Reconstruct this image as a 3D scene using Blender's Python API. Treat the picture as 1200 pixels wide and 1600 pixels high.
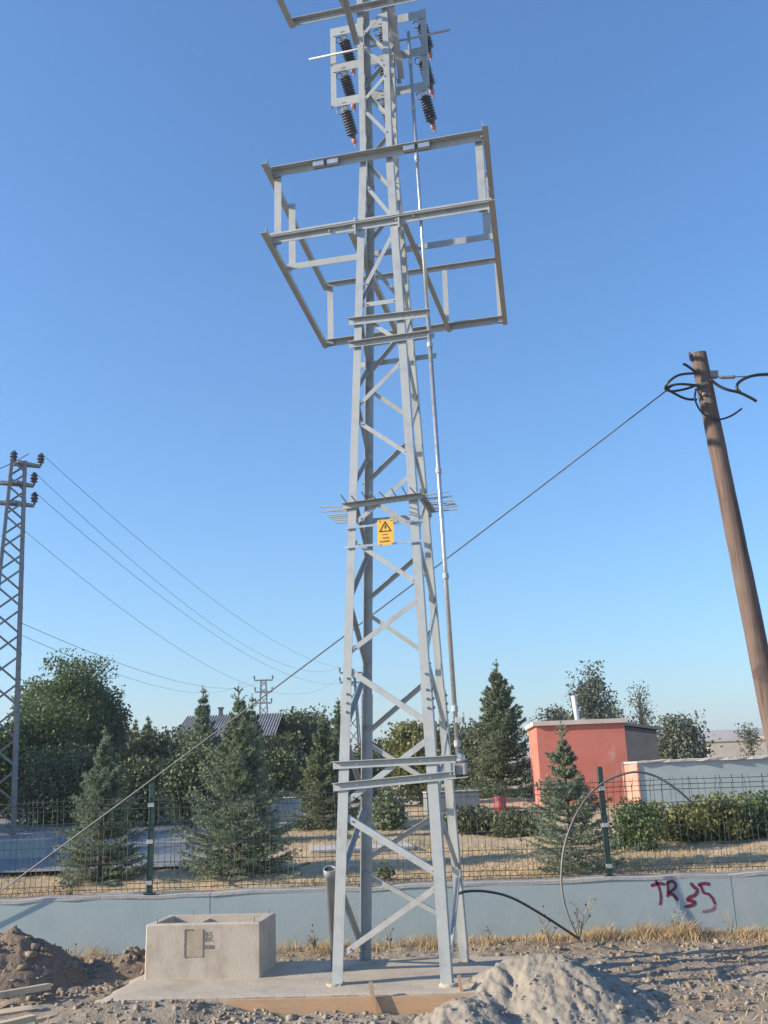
import bpy, math, random
import numpy as np
from mathutils import Vector, Matrix
from math import sin, cos, radians, pi

for o in list(bpy.data.objects): bpy.data.objects.remove(o)
S = bpy.context.scene
COL = S.collection

# ------------------------------------------------------------------ camera
FPX, HZ, ROLL = 1500.0, 1215.0, radians(2.1)
CAM = np.array([0, 0, 1.87])
PITCH = math.atan((HZ - 800) / FPX)
FW = np.array([0, cos(PITCH), sin(PITCH)])
UP0 = np.array([0, -sin(PITCH), cos(PITCH)])
RT = cos(ROLL) * np.array([1., 0, 0]) - sin(ROLL) * UP0
UPV = sin(ROLL) * np.array([1., 0, 0]) + cos(ROLL) * UP0
cd = bpy.data.cameras.new('camera'); cam = bpy.data.objects.new('camera', cd); COL.objects.link(cam)
cd.sensor_fit = 'VERTICAL'; cd.sensor_height = 36; cd.lens = FPX / 1600 * 36
cd.clip_start = .05; cd.clip_end = 6000
m = Matrix.Identity(4)
for i in range(3):
    m[i][0] = RT[i]; m[i][1] = UPV[i]; m[i][2] = -FW[i]; m[i][3] = CAM[i]
cam.matrix_world = m
S.camera = cam

# ------------------------------------------------------------------ sky, sun, exposure
SUN_AZ, SUN_EL = radians(-101.0), radians(22.0)      # azimuth from +Y, clockwise
W = bpy.data.worlds.new('World'); S.world = W; W.use_nodes = True
nt = W.node_tree
bg = nt.nodes['Background']
sky = nt.nodes.new('ShaderNodeTexSky'); sky.sky_type = 'NISHITA'; sky.sun_disc = False
sky.sun_elevation = SUN_EL; sky.sun_rotation = SUN_AZ
sky.altitude = 0; sky.air_density = 1.4; sky.dust_density = 0.4; sky.ozone_density = 8.6
nt.links.new(sky.outputs['Color'], bg.inputs['Color'])
bg.inputs['Strength'].default_value = 0.14
sl = bpy.data.lights.new('sun', 'SUN'); so = bpy.data.objects.new('sun', sl); COL.objects.link(so)
sl.energy = 5.0; sl.angle = radians(.53); sl.color = (1.0, .87, .68)
sd = Vector((sin(SUN_AZ) * cos(SUN_EL), cos(SUN_AZ) * cos(SUN_EL), sin(SUN_EL)))
so.rotation_euler = sd.to_track_quat('Z', 'Y').to_euler()
so.location = (-20, -3, 12)
vs = S.view_settings
vs.view_transform = 'Standard'; vs.look = 'None'; vs.exposure = 0.76; vs.gamma = 1

# ------------------------------------------------------------------ places: a pixel of the survey + a known plane -> a point
def ray(x, y): return FW + RT * (x - 600) / FPX + UPV * (800 - y) / FPX
def atz(x, y, z):
    d = ray(x, y); return CAM + d * ((z - CAM[2]) / d[2])
def aty(x, y, Y):
    d = ray(x, y); return CAM + d * (Y / d[1])
TA = radians(12.5)
TR = np.array([cos(TA), -sin(TA), 0]); TB = np.array([sin(TA), cos(TA), 0]); TO = np.array([.026, 9.69, 0])
ZV = np.array([0, 0, 1.])
LEAN = .0087
def hw(z): return (1.085 - .0785 * z) / 2 if z < 8.6 else .205
def T(u, v, z): return TO + TR * (u + LEAN * z) + TB * v + ZV * z
def onv(x, y, v):
    d = ray(x, y); t = ((TO + TB * v - CAM) @ TB) / (d @ TB); p = CAM + d * t
    return (float((p - TO) @ TR - LEAN * p[2]), v, float(p[2]))
def onface(x, y, s):
    v = s * .4
    for i in range(25):
        q = onv(x, y, v); v = s * hw(q[2])
    return q
def onz(x, y, z):
    p = atz(x, y, z); return (float((p - TO) @ TR - LEAN * z), float((p - TO) @ TB), z)

# ------------------------------------------------------------------ noise
def _h(ix, iy, seed):
    n = (ix.astype(np.int64) * 374761393 + iy.astype(np.int64) * 668265263 + seed * 1442695041) & 0x7fffffff
    n = ((n ^ (n >> 13)) * 1274126177) & 0x7fffffff
    return ((n ^ (n >> 16)) & 0xffff) / 65535.0
def vnoise(x, y, seed=0):
    ix = np.floor(x); iy = np.floor(y); fx = x - ix; fy = y - iy
    fx = fx * fx * (3 - 2 * fx); fy = fy * fy * (3 - 2 * fy)
    a = _h(ix, iy, seed); b = _h(ix + 1, iy, seed); c = _h(ix, iy + 1, seed); d = _h(ix + 1, iy + 1, seed)
    return a + (b - a) * fx + (c - a) * fy + (a - b - c + d) * fx * fy
def fbm(x, y, s, oct=4, seed=0, gain=.5):
    x = np.asarray(x, float); y = np.asarray(y, float)
    t = 0; a = 1; n = 0
    for i in range(oct):
        t = t + a * (vnoise(x * s + 17.3 * i, y * s - 9.1 * i, seed + i) - .5); n += a; a *= gain; s *= 2.03
    return t / n

# ------------------------------------------------------------------ materials
def _ramp(nodes, cols, pos=None):
    r = nodes.new('ShaderNodeValToRGB')
    el = r.color_ramp.elements
    n = len(cols)
    while len(el) < n: el.new(.5)
    for i, c in enumerate(cols):
        el[i].position = pos[i] if pos else .3 + .4 * i / max(1, n - 1)
        el[i].color = (*c, 1)
    return r
def mat(name, cols, scale=5, rough=.8, metal=0, bump=0, bscale=None, stretch=(1, 1, 1), pos=None, detail=6, rvar=0,
        stain=None, translucent=0, spec=.5, distortion=0):
    M = bpy.data.materials.new(name); M.use_nodes = True
    n = M.node_tree.nodes; L = M.node_tree.links; p = n['Principled BSDF']
    tc = n.new('ShaderNodeTexCoord'); mp = n.new('ShaderNodeMapping'); mp.inputs['Scale'].default_value = stretch
    L.new(tc.outputs['Object'], mp.inputs['Vector'])
    nz = n.new('ShaderNodeTexNoise'); nz.inputs['Scale'].default_value = scale; nz.inputs['Detail'].default_value = detail
    nz.inputs['Roughness'].default_value = .62; nz.inputs['Distortion'].default_value = distortion
    L.new(mp.outputs['Vector'], nz.inputs['Vector'])
    rp = _ramp(n, cols, pos); L.new(nz.outputs['Fac'], rp.inputs['Fac'])
    col = rp.outputs['Color']
    if stain:                                    # (colour, scale, low, high, amount, stretch)
        c, s2, lo, hi, amt, st = stain
        m2 = n.new('ShaderNodeMapping'); m2.inputs['Scale'].default_value = st; m2.inputs['Location'].default_value = (3.1, 1.7, 5.2)
        L.new(tc.outputs['Object'], m2.inputs['Vector'])
        n2 = n.new('ShaderNodeTexNoise'); n2.inputs['Scale'].default_value = s2; n2.inputs['Detail'].default_value = 7
        n2.inputs['Roughness'].default_value = .68
        L.new(m2.outputs['Vector'], n2.inputs['Vector'])
        mr = n.new('ShaderNodeMapRange'); mr.inputs['From Min'].default_value = lo; mr.inputs['From Max'].default_value = hi
        mr.inputs['To Max'].default_value = amt; L.new(n2.outputs['Fac'], mr.inputs['Value'])
        mx = n.new('ShaderNodeMix'); mx.data_type = 'RGBA'
        L.new(mr.outputs['Result'], mx.inputs['Factor']); L.new(col, mx.inputs['A']); mx.inputs['B'].default_value = (*c, 1)
        col = mx.outputs['Result']
    L.new(col, p.inputs['Base Color'])
    p.inputs['Roughness'].default_value = rough; p.inputs['Metallic'].default_value = metal
    p.inputs['Specular IOR Level'].default_value = spec
    if rvar:
        mr = n.new('ShaderNodeMapRange'); mr.inputs['To Min'].default_value = rough - rvar; mr.inputs['To Max'].default_value = rough + rvar
        mr.inputs['From Min'].default_value = .3; mr.inputs['From Max'].default_value = .7
        L.new(nz.outputs['Fac'], mr.inputs['Value']); L.new(mr.outputs['Result'], p.inputs['Roughness'])
    if bump:
        nb = n.new('ShaderNodeTexNoise'); nb.inputs['Scale'].default_value = bscale or scale * 4; nb.inputs['Detail'].default_value = 8
        nb.inputs['Roughness'].default_value = .65
        L.new(mp.outputs['Vector'], nb.inputs['Vector'])
        bp = n.new('ShaderNodeBump'); bp.inputs['Strength'].default_value = 1; bp.inputs['Distance'].default_value = bump
        L.new(nb.outputs['Fac'], bp.inputs['Height']); L.new(bp.outputs['Normal'], p.inputs['Normal'])
    if translucent:
        tr = n.new('ShaderNodeBsdfTranslucent'); L.new(col, tr.inputs['Color'])
        ms = n.new('ShaderNodeMixShader'); ms.inputs['Fac'].default_value = translucent
        L.new(p.outputs['BSDF'], ms.inputs[1]); L.new(tr.outputs['BSDF'], ms.inputs[2])
        L.new(ms.outputs['Shader'], n['Material Output'].inputs['Surface'])
    return M

M = {}
M['steel'] = mat('galvanised_steel', [(.345, .365, .365), (.415, .435, .43), (.38, .40, .395)], 5, .48, .18, .0005, 60, rvar=.08,
                 stain=((.25, .255, .26), 16, .54, .72, .45, (1, 1, .22)))
M['steel2'] = mat('galvanised_steel_bright', [(.48, .49, .50), (.58, .585, .59)], 14, .32, .7, .0004, 80, rvar=.08)
M['steel_old'] = mat('weathered_tower_steel', [(.19, .19, .195), (.28, .275, .27), (.22, .195, .18)], 6, .6, .3, .001, 40)
M['dirtysteel'] = mat('concrete_splashed_steel', [(.36, .35, .33), (.46, .45, .43)], 12, .75, .1, .001, 50)
M['bolt'] = mat('bolt_zinc', [(.5, .5, .5), (.62, .62, .6)], 30, .35, .7)
M['dark'] = mat('pipe_inside_shade', [(.03, .03, .035), (.05, .05, .05)], 20, .6)
M['concrete'] = mat('raw_concrete', [(.40, .345, .28), (.47, .41, .335), (.43, .375, .305)], 3, .9, 0, .0035, 55,
                    stain=((.27, .22, .17), 2.0, .47, .66, .8, (1, 1, .6)))
M['slab'] = mat('dusty_slab_concrete', [(.36, .305, .235), (.43, .37, .29), (.39, .335, .26)], 4, .95, 0, .006, 30,
                stain=((.30, .24, .175), 3.0, .48, .68, .75, (1, 1, 1)))
M['wallpaint'] = mat('blue_grey_wall_paint', [(.335, .405, .41), (.38, .45, .45), (.355, .425, .425)], 1.6, .82, 0, .0022, 30,
                     stain=((.46, .47, .44), 4.5, .57, .70, .7, (1, 1, .5)))
M['coping'] = mat('bare_wall_top', [(.40, .37, .33), (.52, .49, .45)], 7, .95, 0, .006, 40)
M['spray'] = mat('dark_red_spray_paint', [(.14, .015, .045), (.22, .03, .07)], 25, .6)
M['spray2'] = mat('thin_red_spray_paint', [(.27, .10, .14), (.26, .17, .20)], 25, .7)
M['wood'] = mat('form_board_wood', [(.40, .24, .13), (.52, .33, .19), (.46, .29, .165)], 3, .8, 0, .001, 30, stretch=(1, 1, 14),
                stain=((.30, .24, .19), 3, .5, .7, .6, (1, 1, 1)))
M['plank'] = mat('plank_wood', [(.42, .31, .19), (.56, .43, .28), (.48, .37, .24)], 2.5, .8, 0, .0015, 30, stretch=(1, 12, 12),
                 stain=((.25, .22, .19), 3, .5, .68, .7, (1, 1, 1)))
M['pole'] = mat('weathered_pole_wood', [(.075, .05, .042), (.155, .108, .088), (.105, .072, .06), (.028, .02, .018)], 6, .88, 0, .012, 16,
                stretch=(2.6, 2.6, .10), pos=[.3, .47, .58, .68], stain=((.20, .15, .125), 1.6, .5, .68, .6, (1, 1, .5)))
M['cable'] = mat('black_cable', [(.02, .02, .022), (.04, .04, .045)], 10, .38)
M['cable_grey'] = mat('sunlit_black_cable', [(.10, .095, .09), (.17, .16, .15)], 6, .4)  # black cable coloured grey, the sun's glare painted in
M['wire'] = mat('steel_wire', [(.16, .16, .155), (.24, .235, .22)], 30, .5, .5)
M['line'] = mat('power_line', [(.10, .10, .11), (.15, .15, .16)], 1, .6, .3)
M['pvc'] = mat('grey_pvc', [(.20, .215, .23), (.25, .265, .28)], 6, .5, 0, .0008, 20, stain=((.36, .33, .29), 5, .5, .7, .6, (1, 1, 1)))
M['yellow'] = mat('sign_yellow', [(.78, .42, .05), (.84, .47, .07)], 12, .45)
M['black'] = mat('sign_black', [(.02, .02, .02), (.03, .03, .03)], 10, .5)
M['polymer'] = mat('dark_polymer', [(.065, .07, .088), (.10, .105, .125)], 12, .45)
M['pinktip'] = mat('red_terminal_cap', [(.45, .18, .16), (.55, .26, .22)], 20, .5)
M['fence'] = mat('dark_green_fence_paint', [(.018, .05, .042), (.03, .075, .06)], 10, .45)
M['fencewire'] = mat('green_fence_wire', [(.035, .06, .05), (.07, .09, .075), (.14, .10, .07)], 9, .5, pos=[.35, .55, .75])
M['clamp'] = mat('fence_clamp', [(.5, .5, .48), (.6, .6, .58)], 30, .4, .6)
M['red'] = mat('red_render', [(.50, .145, .10), (.56, .18, .13), (.53, .16, .115)], 1.5, .9, 0, .006, 20,
               stain=((.62, .40, .34), 2, .62, .72, .7, (1, 1, .5)))
M['redpale'] = mat('pale_red_render', [(.56, .25, .18), (.64, .34, .27)], 2.5, .9, 0, .006, 20)
M['roofcap'] = mat('pale_roof_slab', [(.5, .42, .37), (.6, .53, .48)], 4, .9)
M['greyrender'] = mat('grey_render', [(.11, .105, .105), (.155, .148, .145)], 2, .9, 0, .005, 20)
M['bluepaint'] = mat('blue_grey_low_wall_paint', [(.31, .375, .39), (.37, .43, .44)], 2, .85, 0, .005, 20,
                     stain=((.40, .41, .40), 3, .58, .72, .6, (1, 1, 1)))
M['palewall'] = mat('pale_block_wall', [(.48, .42, .34), (.58, .52, .44)], 1.2, .95, 0, .01, 8)
M['roof'] = mat('grey_corrugated_roof', [(.24, .23, .215), (.33, .315, .30)], 1.5, .8, 0)
M['housewall'] = mat('dull_blue_house_wall', [(.10, .13, .18), (.14, .17, .22)], 2, .9)
M['white'] = mat('white_paint', [(.72, .73, .75), (.8, .8, .8)], 5, .7)
M['bluepatch'] = mat('wall_patch_blue', [(.05, .12, .38), (.08, .18, .48)], 5, .6)
M['redcloth'] = mat('red_plastic', [(.28, .03, .03), (.36, .06, .05)], 10, .5)
M['dirt'] = mat('dug_soil', [(.17, .13, .09), (.28, .22, .158), (.225, .175, .123), (.33, .265, .195)], 7, .97, 0, .02, 30, pos=[.3, .45, .58, .72],
                stain=((.37, .315, .245), 1.3, .45, .64, .8, (1, 1, 1)))
M['darkdirt'] = mat('dark_dug_soil', [(.13, .092, .065), (.21, .155, .11), (.165, .12, .085)], 8, .97, 0, .02, 30)
M['sand'] = mat('grey_sand', [(.225, .195, .155), (.31, .272, .222), (.265, .232, .187)], 5, .97, 0, .012, 34,
                stain=((.22, .19, .155), 2.2, .5, .66, .6, (1, 1, 1)))
M['rock'] = mat('pale_rubble', [(.22, .18, .135), (.34, .285, .22), (.28, .23, .175)], 3, .95, 0, .01, 30)
M['rockdark'] = mat('brown_clods', [(.16, .122, .088), (.28, .222, .165), (.215, .168, .122)], 3, .97, 0, .01, 30)
M['park'] = mat('dry_park_ground', [(.36, .25, .145), (.50, .37, .225), (.44, .315, .19)], 1.1, .97, 0, .02, 14,
                stain=((.25, .22, .10), .6, .53, .68, .75, (1, 1, 1)))
M['paving'] = mat('blue_grey_paving_and_box_shade', [(.15, .165, .18), (.21, .225, .235), (.18, .19, .20)], 1.5, .9, 0, .006, 20)
M['hill'] = mat('dry_hill', [(.27, .21, .15), (.36, .29, .21), (.24, .22, .14)], .02, .97, 0, 0)
M['field'] = mat('stubble_field', [(.52, .37, .2), (.6, .44, .26)], .1, .97)
M['grass'] = mat('straw_grass', [(.40, .28, .14), (.56, .42, .24), (.48, .36, .20)], 8, .8, translucent=.25)
M['weed'] = mat('dry_weed', [(.28, .24, .18), (.42, .37, .28)], 10, .85)
M['bark'] = mat('bark', [(.09, .07, .055), (.16, .125, .10)], 8, .95, 0, .01, 20, stretch=(1, 1, .3))
M['spruce'] = mat('blue_spruce_needles', [(.125, .165, .095), (.25, .30, .195), (.17, .215, .135), (.35, .395, .275)], 9, .6, translucent=.25, pos=[.3, .45, .58, .72])
M['spruce2'] = mat('dark_spruce_needles', [(.085, .12, .06), (.19, .225, .12), (.13, .165, .085)], 7, .6, translucent=.25)
M['leaf'] = mat('poplar_leaves', [(.05, .085, .03), (.12, .17, .055), (.08, .12, .04), (.16, .20, .075)], 3, .5, translucent=.3, pos=[.3, .45, .58, .72])
M['leaf2'] = mat('dull_olive_leaves', [(.055, .075, .03), (.12, .135, .055), (.085, .10, .04)], 3, .6, translucent=.3)
M['leaf3'] = mat('yellow_green_leaves', [(.11, .13, .035), (.21, .21, .075), (.15, .165, .05)], 3, .6, translucent=.3)
M['leaf4'] = mat('grey_green_leaves', [(.075, .095, .065), (.14, .155, .105), (.10, .12, .08)], 3, .65, translucent=.25)
M['pine'] = mat('pine_needles', [(.055, .08, .036), (.13, .155, .07), (.09, .115, .055)], 4, .65, translucent=.15)

# ------------------------------------------------------------------ mesh building
def woff(o):
    t = Vector((0, 0, 0))
    while o is not None: t += Vector(o.location); o = o.parent
    return t
def nrm(v):
    v = np.asarray(v, float); l = np.linalg.norm(v); return v / l if l > 1e-12 else v
class MB:
    def __init__(s): s.v = []; s.f = []
    def add(s, vs, fs):
        k = len(s.v); s.v += [tuple(float(c) for c in p) for p in vs]; s.f += [tuple(i + k for i in f) for f in fs]; return s
    def prism(s, prof, p0, p1, a, b):            # closed profile (list of (x,y)) in axes a,b swept p0 -> p1
        p0 = np.asarray(p0, float); p1 = np.asarray(p1, float); n = len(prof)
        vs = [p0 + a * x + b * y for x, y in prof] + [p1 + a * x + b * y for x, y in prof]
        fs = [(i, (i + 1) % n, n + (i + 1) % n, n + i) for i in range(n)]
        fs += [tuple(reversed(range(n))), tuple(range(n, 2 * n))]
        return s.add(vs, fs)
    def axes(s, p0, p1, hint):
        ax = nrm(np.asarray(p1) - np.asarray(p0)); a = nrm(np.cross(hint, ax)); b = np.cross(ax, a); return a, b
    def bar(s, p0, p1, w, h, hint=ZV):           # rectangular bar, h along hint
        a, b = s.axes(p0, p1, hint)
        return s.prism([(-w / 2, -h / 2), (w / 2, -h / 2), (w / 2, h / 2), (-w / 2, h / 2)], p0, p1, a, b)
    def angle(s, p0, p1, a, b, w, t, w2=None):   # L profile, corner on the line, flanges along a and b
        w2 = w2 or w
        ax = nrm(np.asarray(p1) - np.asarray(p0)); a = nrm(a - ax * (a @ ax)); b = nrm(b - ax * (b @ ax))
        return s.prism([(0, 0), (w, 0), (w, t), (t, t), (t, w2), (0, w2)], p0, p1, a, b)
    def box(s, c, sx, sy, sz, rz=0, bev=0):
        c = np.asarray(c, float); a = np.array([cos(rz), sin(rz), 0]); b = np.array([-sin(rz), cos(rz), 0])
        hx, hy = sx / 2, sy / 2
        if bev: pr = [(-hx + bev, -hy), (hx - bev, -hy), (hx, -hy + bev), (hx, hy - bev), (hx - bev, hy), (-hx + bev, hy), (-hx, hy - bev), (-hx, -hy + bev)]
        else: pr = [(-hx, -hy), (hx, -hy), (hx, hy), (-hx, hy)]
        return s.prism(pr, c - ZV * sz / 2, c + ZV * sz / 2, a, b)
    def tube(s, path, rad, n=8, cap=True):
        P = [np.asarray(p, float) for p in path]; m_ = len(P)
        R = [rad] * m_ if np.isscalar(rad) else rad
        ref = np.array([.31, .17, .93]); vs = []; k = len(s.v)
        for i in range(m_):
            t = nrm(P[min(i + 1, m_ - 1)] - P[max(i - 1, 0)])
            a = np.cross(ref, t)
            if np.linalg.norm(a) < .05: a = np.cross(np.array([1., 0, 0]), t)
            a = nrm(a); b = np.cross(t, a)
            if i: a = nrm(pa - t * (pa @ t)); b = np.cross(t, a)
            pa = a
            for j in range(n):
                g = 2 * pi * j / n; vs.append(P[i] + (a * cos(g) + b * sin(g)) * R[i])
        fs = [(i * n + j, i * n + (j + 1) % n, (i + 1) * n + (j + 1) % n, (i + 1) * n + j) for i in range(m_ - 1) for j in range(n)]
        if cap: fs += [tuple(reversed(range(n))), tuple((m_ - 1) * n + j for j in range(n))]
        return s.add(vs, fs)
    def lathe(s, p0, p1, prof, n=12):            # prof: (t along, radius)
        p0 = np.asarray(p0, float); p1 = np.asarray(p1, float); a, b = s.axes(p0, p1, np.array([.3, .9, .2])); vs = []
        for t, r in prof:
            for j in range(n):
                g = 2 * pi * j / n; vs.append(p0 + (p1 - p0) * t + (a * cos(g) + b * sin(g)) * r)
        m_ = len(prof)
        fs = [(i * n + j, i * n + (j + 1) % n, (i + 1) * n + (j + 1) % n, (i + 1) * n + j) for i in range(m_ - 1) for j in range(n)]
        fs += [tuple(reversed(range(n))), tuple((m_ - 1) * n + j for j in range(n))]
        return s.add(vs, fs)
    def obj(s, name, mt, parent=None, smooth=False):
        o = woff(parent)
        me = bpy.data.meshes.new(name)
        me.from_pydata([(x - o.x, y - o.y, z - o.z) for x, y, z in s.v], [], s.f)
        me.materials.append(M[mt])
        if smooth:
            me.polygons.foreach_set('use_smooth', [True] * len(me.polygons))
        me.update()
        ob = bpy.data.objects.new(name, me); COL.objects.link(ob); ob.parent = parent
        return ob
def npmesh(name, V, F, mt, parent=None, smooth=False):
    """fast mesh from arrays; F: (n,3) or (n,4)"""
    o = woff(parent); V = np.asarray(V, np.float32) - np.array([o.x, o.y, o.z], np.float32); F = np.asarray(F, np.int32)
    me = bpy.data.meshes.new(name)
    me.vertices.add(len(V)); me.vertices.foreach_set('co', V.ravel())
    k = F.shape[1]
    me.loops.add(F.size); me.loops.foreach_set('vertex_index', F.ravel())
    me.polygons.add(len(F)); me.polygons.foreach_set('loop_start', np.arange(len(F), dtype=np.int32) * k)
    if smooth: me.polygons.foreach_set('use_smooth', np.ones(len(F), bool))
    me.update(calc_edges=True); me.validate()
    me.materials.append(M[mt])
    ob = bpy.data.objects.new(name, me); COL.objects.link(ob); ob.parent = parent
    return ob
def empty(name, loc):
    o = bpy.data.objects.new(name, None); COL.objects.link(o); o.location = tuple(float(c) for c in loc); o.empty_display_size = .2
    return o
def tag(o, label, cat, group=None):
    o['label'] = label; o['category'] = cat
    if group: o['group'] = group
    return o
def struct(o): o['kind'] = 'structure'; return o
def stuff(o): o['kind'] = 'stuff'; return o
def smooth_path(P, k=6):                          # Catmull-Rom
    P = [np.asarray(p, float) for p in P]; Q = [2 * P[0] - P[1]] + P + [2 * P[-1] - P[-2]]; out = []
    for i in range(1, len(Q) - 2):
        for j in range(k):
            t = j / k; a, b, c, d = Q[i - 1], Q[i], Q[i + 1], Q[i + 2]
            out.append(.5 * (2 * b + (c - a) * t + (2 * a - 5 * b + 4 * c - d) * t * t + (3 * b - a - 3 * c + d) * t ** 3))
    out.append(P[-1]); return out
def sag(p0, p1, d, n=24):
    p0 = np.asarray(p0, float); p1 = np.asarray(p1, float)
    return [p0 + (p1 - p0) * t - ZV * d * 4 * t * (1 - t) for t in np.linspace(0, 1, n)]

# ================================================================== SETTING
YW = 11.7                                           # front face of the boundary wall
def front_z(x, y):
    z = fbm(x, y, .7, 3, 5) * .10 + fbm(x, y, 5, 4, 9) * .07 + fbm(x, y, 22, 2, 31) * .022
    z = z - .035 * np.clip((9.2 - y) / 1.0, 0, 1) - .045 * np.clip((x + 1.4) / .5, 0, 1) * np.clip((1.2 - x) / .5, 0, 1) * np.clip((9.1 - y) / .3, 0, 1)
    z = z + .06 * np.clip((y - 10.9) / .7, 0, 1)
    z = z + .15 * np.exp(-((x + 2.2) / .9) ** 2 - ((y - 8.86) / .22) ** 2)      # spoil against the slab's front left
    z = z + .05 * np.exp(-((x + .8) / .9) ** 2 - ((y - 8.6) / .2) ** 2)
    return z
def warp(lo, hi, fine0, fine1, step, far):
    mid = np.arange(fine0, fine1 + 1e-6, step)
    def out(s, e):
        r = []; d = step; p = s
        while (p < e):
            d *= 1.35; p += min(d, far); r.append(min(p, e))
        return np.array(r)
    return np.concatenate([-out(-fine0, -lo)[::-1], mid, out(fine1, hi)])
def grid_mesh(name, X, Y, Z, mt, parent=None):
    ny, nx = X.shape
    V = np.stack([X.ravel(), Y.ravel(), Z.ravel()], 1)
    i = np.arange(ny * nx).reshape(ny, nx)
    F = np.stack([i[:-1, :-1].ravel(), i[:-1, 1:].ravel(), i[1:, 1:].ravel(), i[1:, :-1].ravel()], 1)
    return npmesh(name, V, F, mt, parent, True)
xs = warp(-90, 90, -5.2, 4.6, .028, 8); ys = warp(-60, 11.75, 7.6, 11.72, .028, 6)
X, Y = np.meshgrid(xs, ys)
Z = front_z(X, Y)
rng = np.random.default_rng(2)
struct(grid_mesh('ground', X, Y, Z, 'dirt'))

def park_z(x, y):
    z = np.interp(y, [11.6, 12.5, 15, 20, 26, 40, 80, 200, 1000], [.60, .66, .82, 1.02, 1.2, 1.35, 1.5, 1.6, 1.5])
    return z + fbm(x, y, .5, 4, 77) * .16 * np.clip((y - 11.7) / 1.5, .15, 1) + fbm(x, y, 4, 3, 71) * .05
xs = warp(-2500, 2500, -9, 12, .12, 160); ys = warp(11.82, 4000, 11.82, 27, .12, 160)
ys = ys[ys >= 11.82]
X, Y = np.meshgrid(xs, ys)
struct(grid_mesh('park_ground', X, Y, park_z(X, Y), 'park'))

xs = np.arange(-30, -2.3, .25); ys = np.arange(13.9, 26.1, .25)
X, Y = np.meshgrid(xs, ys); X = X - .18 * (Y - 13.9)
struct(grid_mesh('paved_path', X, Y, np.interp(Y, [11.6, 12.5, 15, 20, 26, 40], [.60, .66, .82, 1.02, 1.2, 1.35]) + .06 + .02 * np.clip(Y - 14.2, -1, 0), 'paving'))
# hills on the horizon
xs = np.linspace(-700, 900, 160); ys = np.linspace(330, 900, 40)
X, Y = np.meshgrid(xs, ys)
prof = np.clip((Y - 330) / 130, 0, 1); prof = prof * prof * (3 - 2 * prof)
H = (10 + 9 * np.clip((X - 40) / 160, 0, 1) + 26 * fbm(X, Y, .006, 4, 3)) * prof
struct(grid_mesh('hills', X, Y, H + 1.3, 'hill'))
xs = np.linspace(70, 190, 50); ys = np.linspace(120, 240, 30)
X, Y = np.meshgrid(xs, ys)
p_ = np.clip((Y - 120) / 60, 0, 1) * np.clip((X - 70) / 15, 0, 1)
struct(grid_mesh('stubble_field', X, Y, 1.45 + p_ * (6.5 + 2 * fbm(X, Y, .03, 3, 12)), 'field'))

# ------------------------------------------------------------------ boundary wall
wall = tag(empty('boundary_wall', (0, YW, 0)), 'long low blue-grey painted wall with red spray lettering, below the mesh fence', 'wall')
joints = [-16, -10.6, -6.2, float(aty(328, 1430, YW)[0]), 2.9 + .9, 8.6, 15]
for i in range(len(joints) - 1):
    x0, x1 = joints[i] + .004, joints[i + 1] - .004
    n = 14; xx = np.linspace(x0, x1, n); b = MB()
    zt = .655 + .008 * np.array([sin(3.1 * x) + sin(7.7 * x + 1) for x in xx])
    vs = []; fs = []
    for k in range(n):
        vs += [(xx[k], YW, -.45), (xx[k], YW, zt[k]), (xx[k], YW + .22, zt[k]), (xx[k], YW + .22, -.45)]
    for k in range(n - 1):
        a = 4 * k; fs += [(a, a + 4, a + 5, a + 1), (a + 1, a + 5, a + 6, a + 2), (a + 2, a + 6, a + 7, a + 3)]
    fs += [(0, 1, 2, 3), (4 * n - 1, 4 * n - 2, 4 * n - 3, 4 * n - 4)]
    b.add(vs, fs).obj('wall_section', 'wallpaint', wall)
    b = MB(); vs = []; fs = []
    for k in range(n):
        e = .006 * sin(11 * xx[k] + i)
        vs += [(xx[k], YW - .006 + e, zt[k] - .012), (xx[k], YW - .008 + e * .5, zt[k] + .022), (xx[k], YW + .226, zt[k] + .026), (xx[k], YW + .226, zt[k] - .01)]
    b.add(vs, fs and fs or [f for k in range(n - 1) for f in ((4 * k, 4 * k + 4, 4 * k + 5, 4 * k + 1), (4 * k + 1, 4 * k + 5, 4 * k + 6, 4 * k + 2), (4 * k + 2, 4 * k + 6, 4 * k + 7, 4 * k + 3))] + [(0, 1, 2, 3), (4 * n - 1, 4 * n - 2, 4 * n - 3, 4 * n - 4)])
    b.obj('coping', 'coping', wall)
def stroke(pts, w, mt='spray', ks=5.4545, ox=980, oy=1350):
    P = smooth_path([aty(ox + x / ks, oy + y / ks, YW - .0025) for x, y in pts], 5); b = MB(); n = len(P)
    L_ = []; 
    for i, p in enumerate(P):
        t = nrm(P[min(i + 1, n - 1)] - P[max(i - 1, 0)]); s_ = np.array([-t[2], 0, t[0]])
        ww = w * 1.15 * (.8 + .45 * abs(sin(i * 1.3 + pts[0][0]))) * (.55 if i in (0, n - 1) else 1)
        L_ += [p + s_ * ww, p - s_ * ww]
    b.add(L_, [(2 * i, 2 * i + 1, 2 * i + 3, 2 * i + 2) for i in range(n - 1)]); return b
for pts, w in (([(200, 186), (235, 175), (270, 165), (322, 174)], .014), ([(238, 135), (268, 190), (284, 260), (286, 310), (278, 352)], .011),
               ([(342, 150), (348, 220), (345, 285)], .013), ([(340, 158), (385, 148), (414, 178), (398, 215), (348, 246)], .013),
               ([(350, 255), (392, 262), (432, 312)], .015), ([(540, 160), (562, 190), (596, 222), (580, 262), (528, 286), (518, 308), (572, 322), (562, 348), (486, 366)], .015),
               ([(600, 182), (650, 166), (706, 172)], .015), ([(622, 178), (640, 220), (652, 246), (695, 258), (728, 296), (750, 345)], .012)):
    o = stroke(pts, w).obj('graffiti_stroke', 'spray', wall); 
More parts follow.
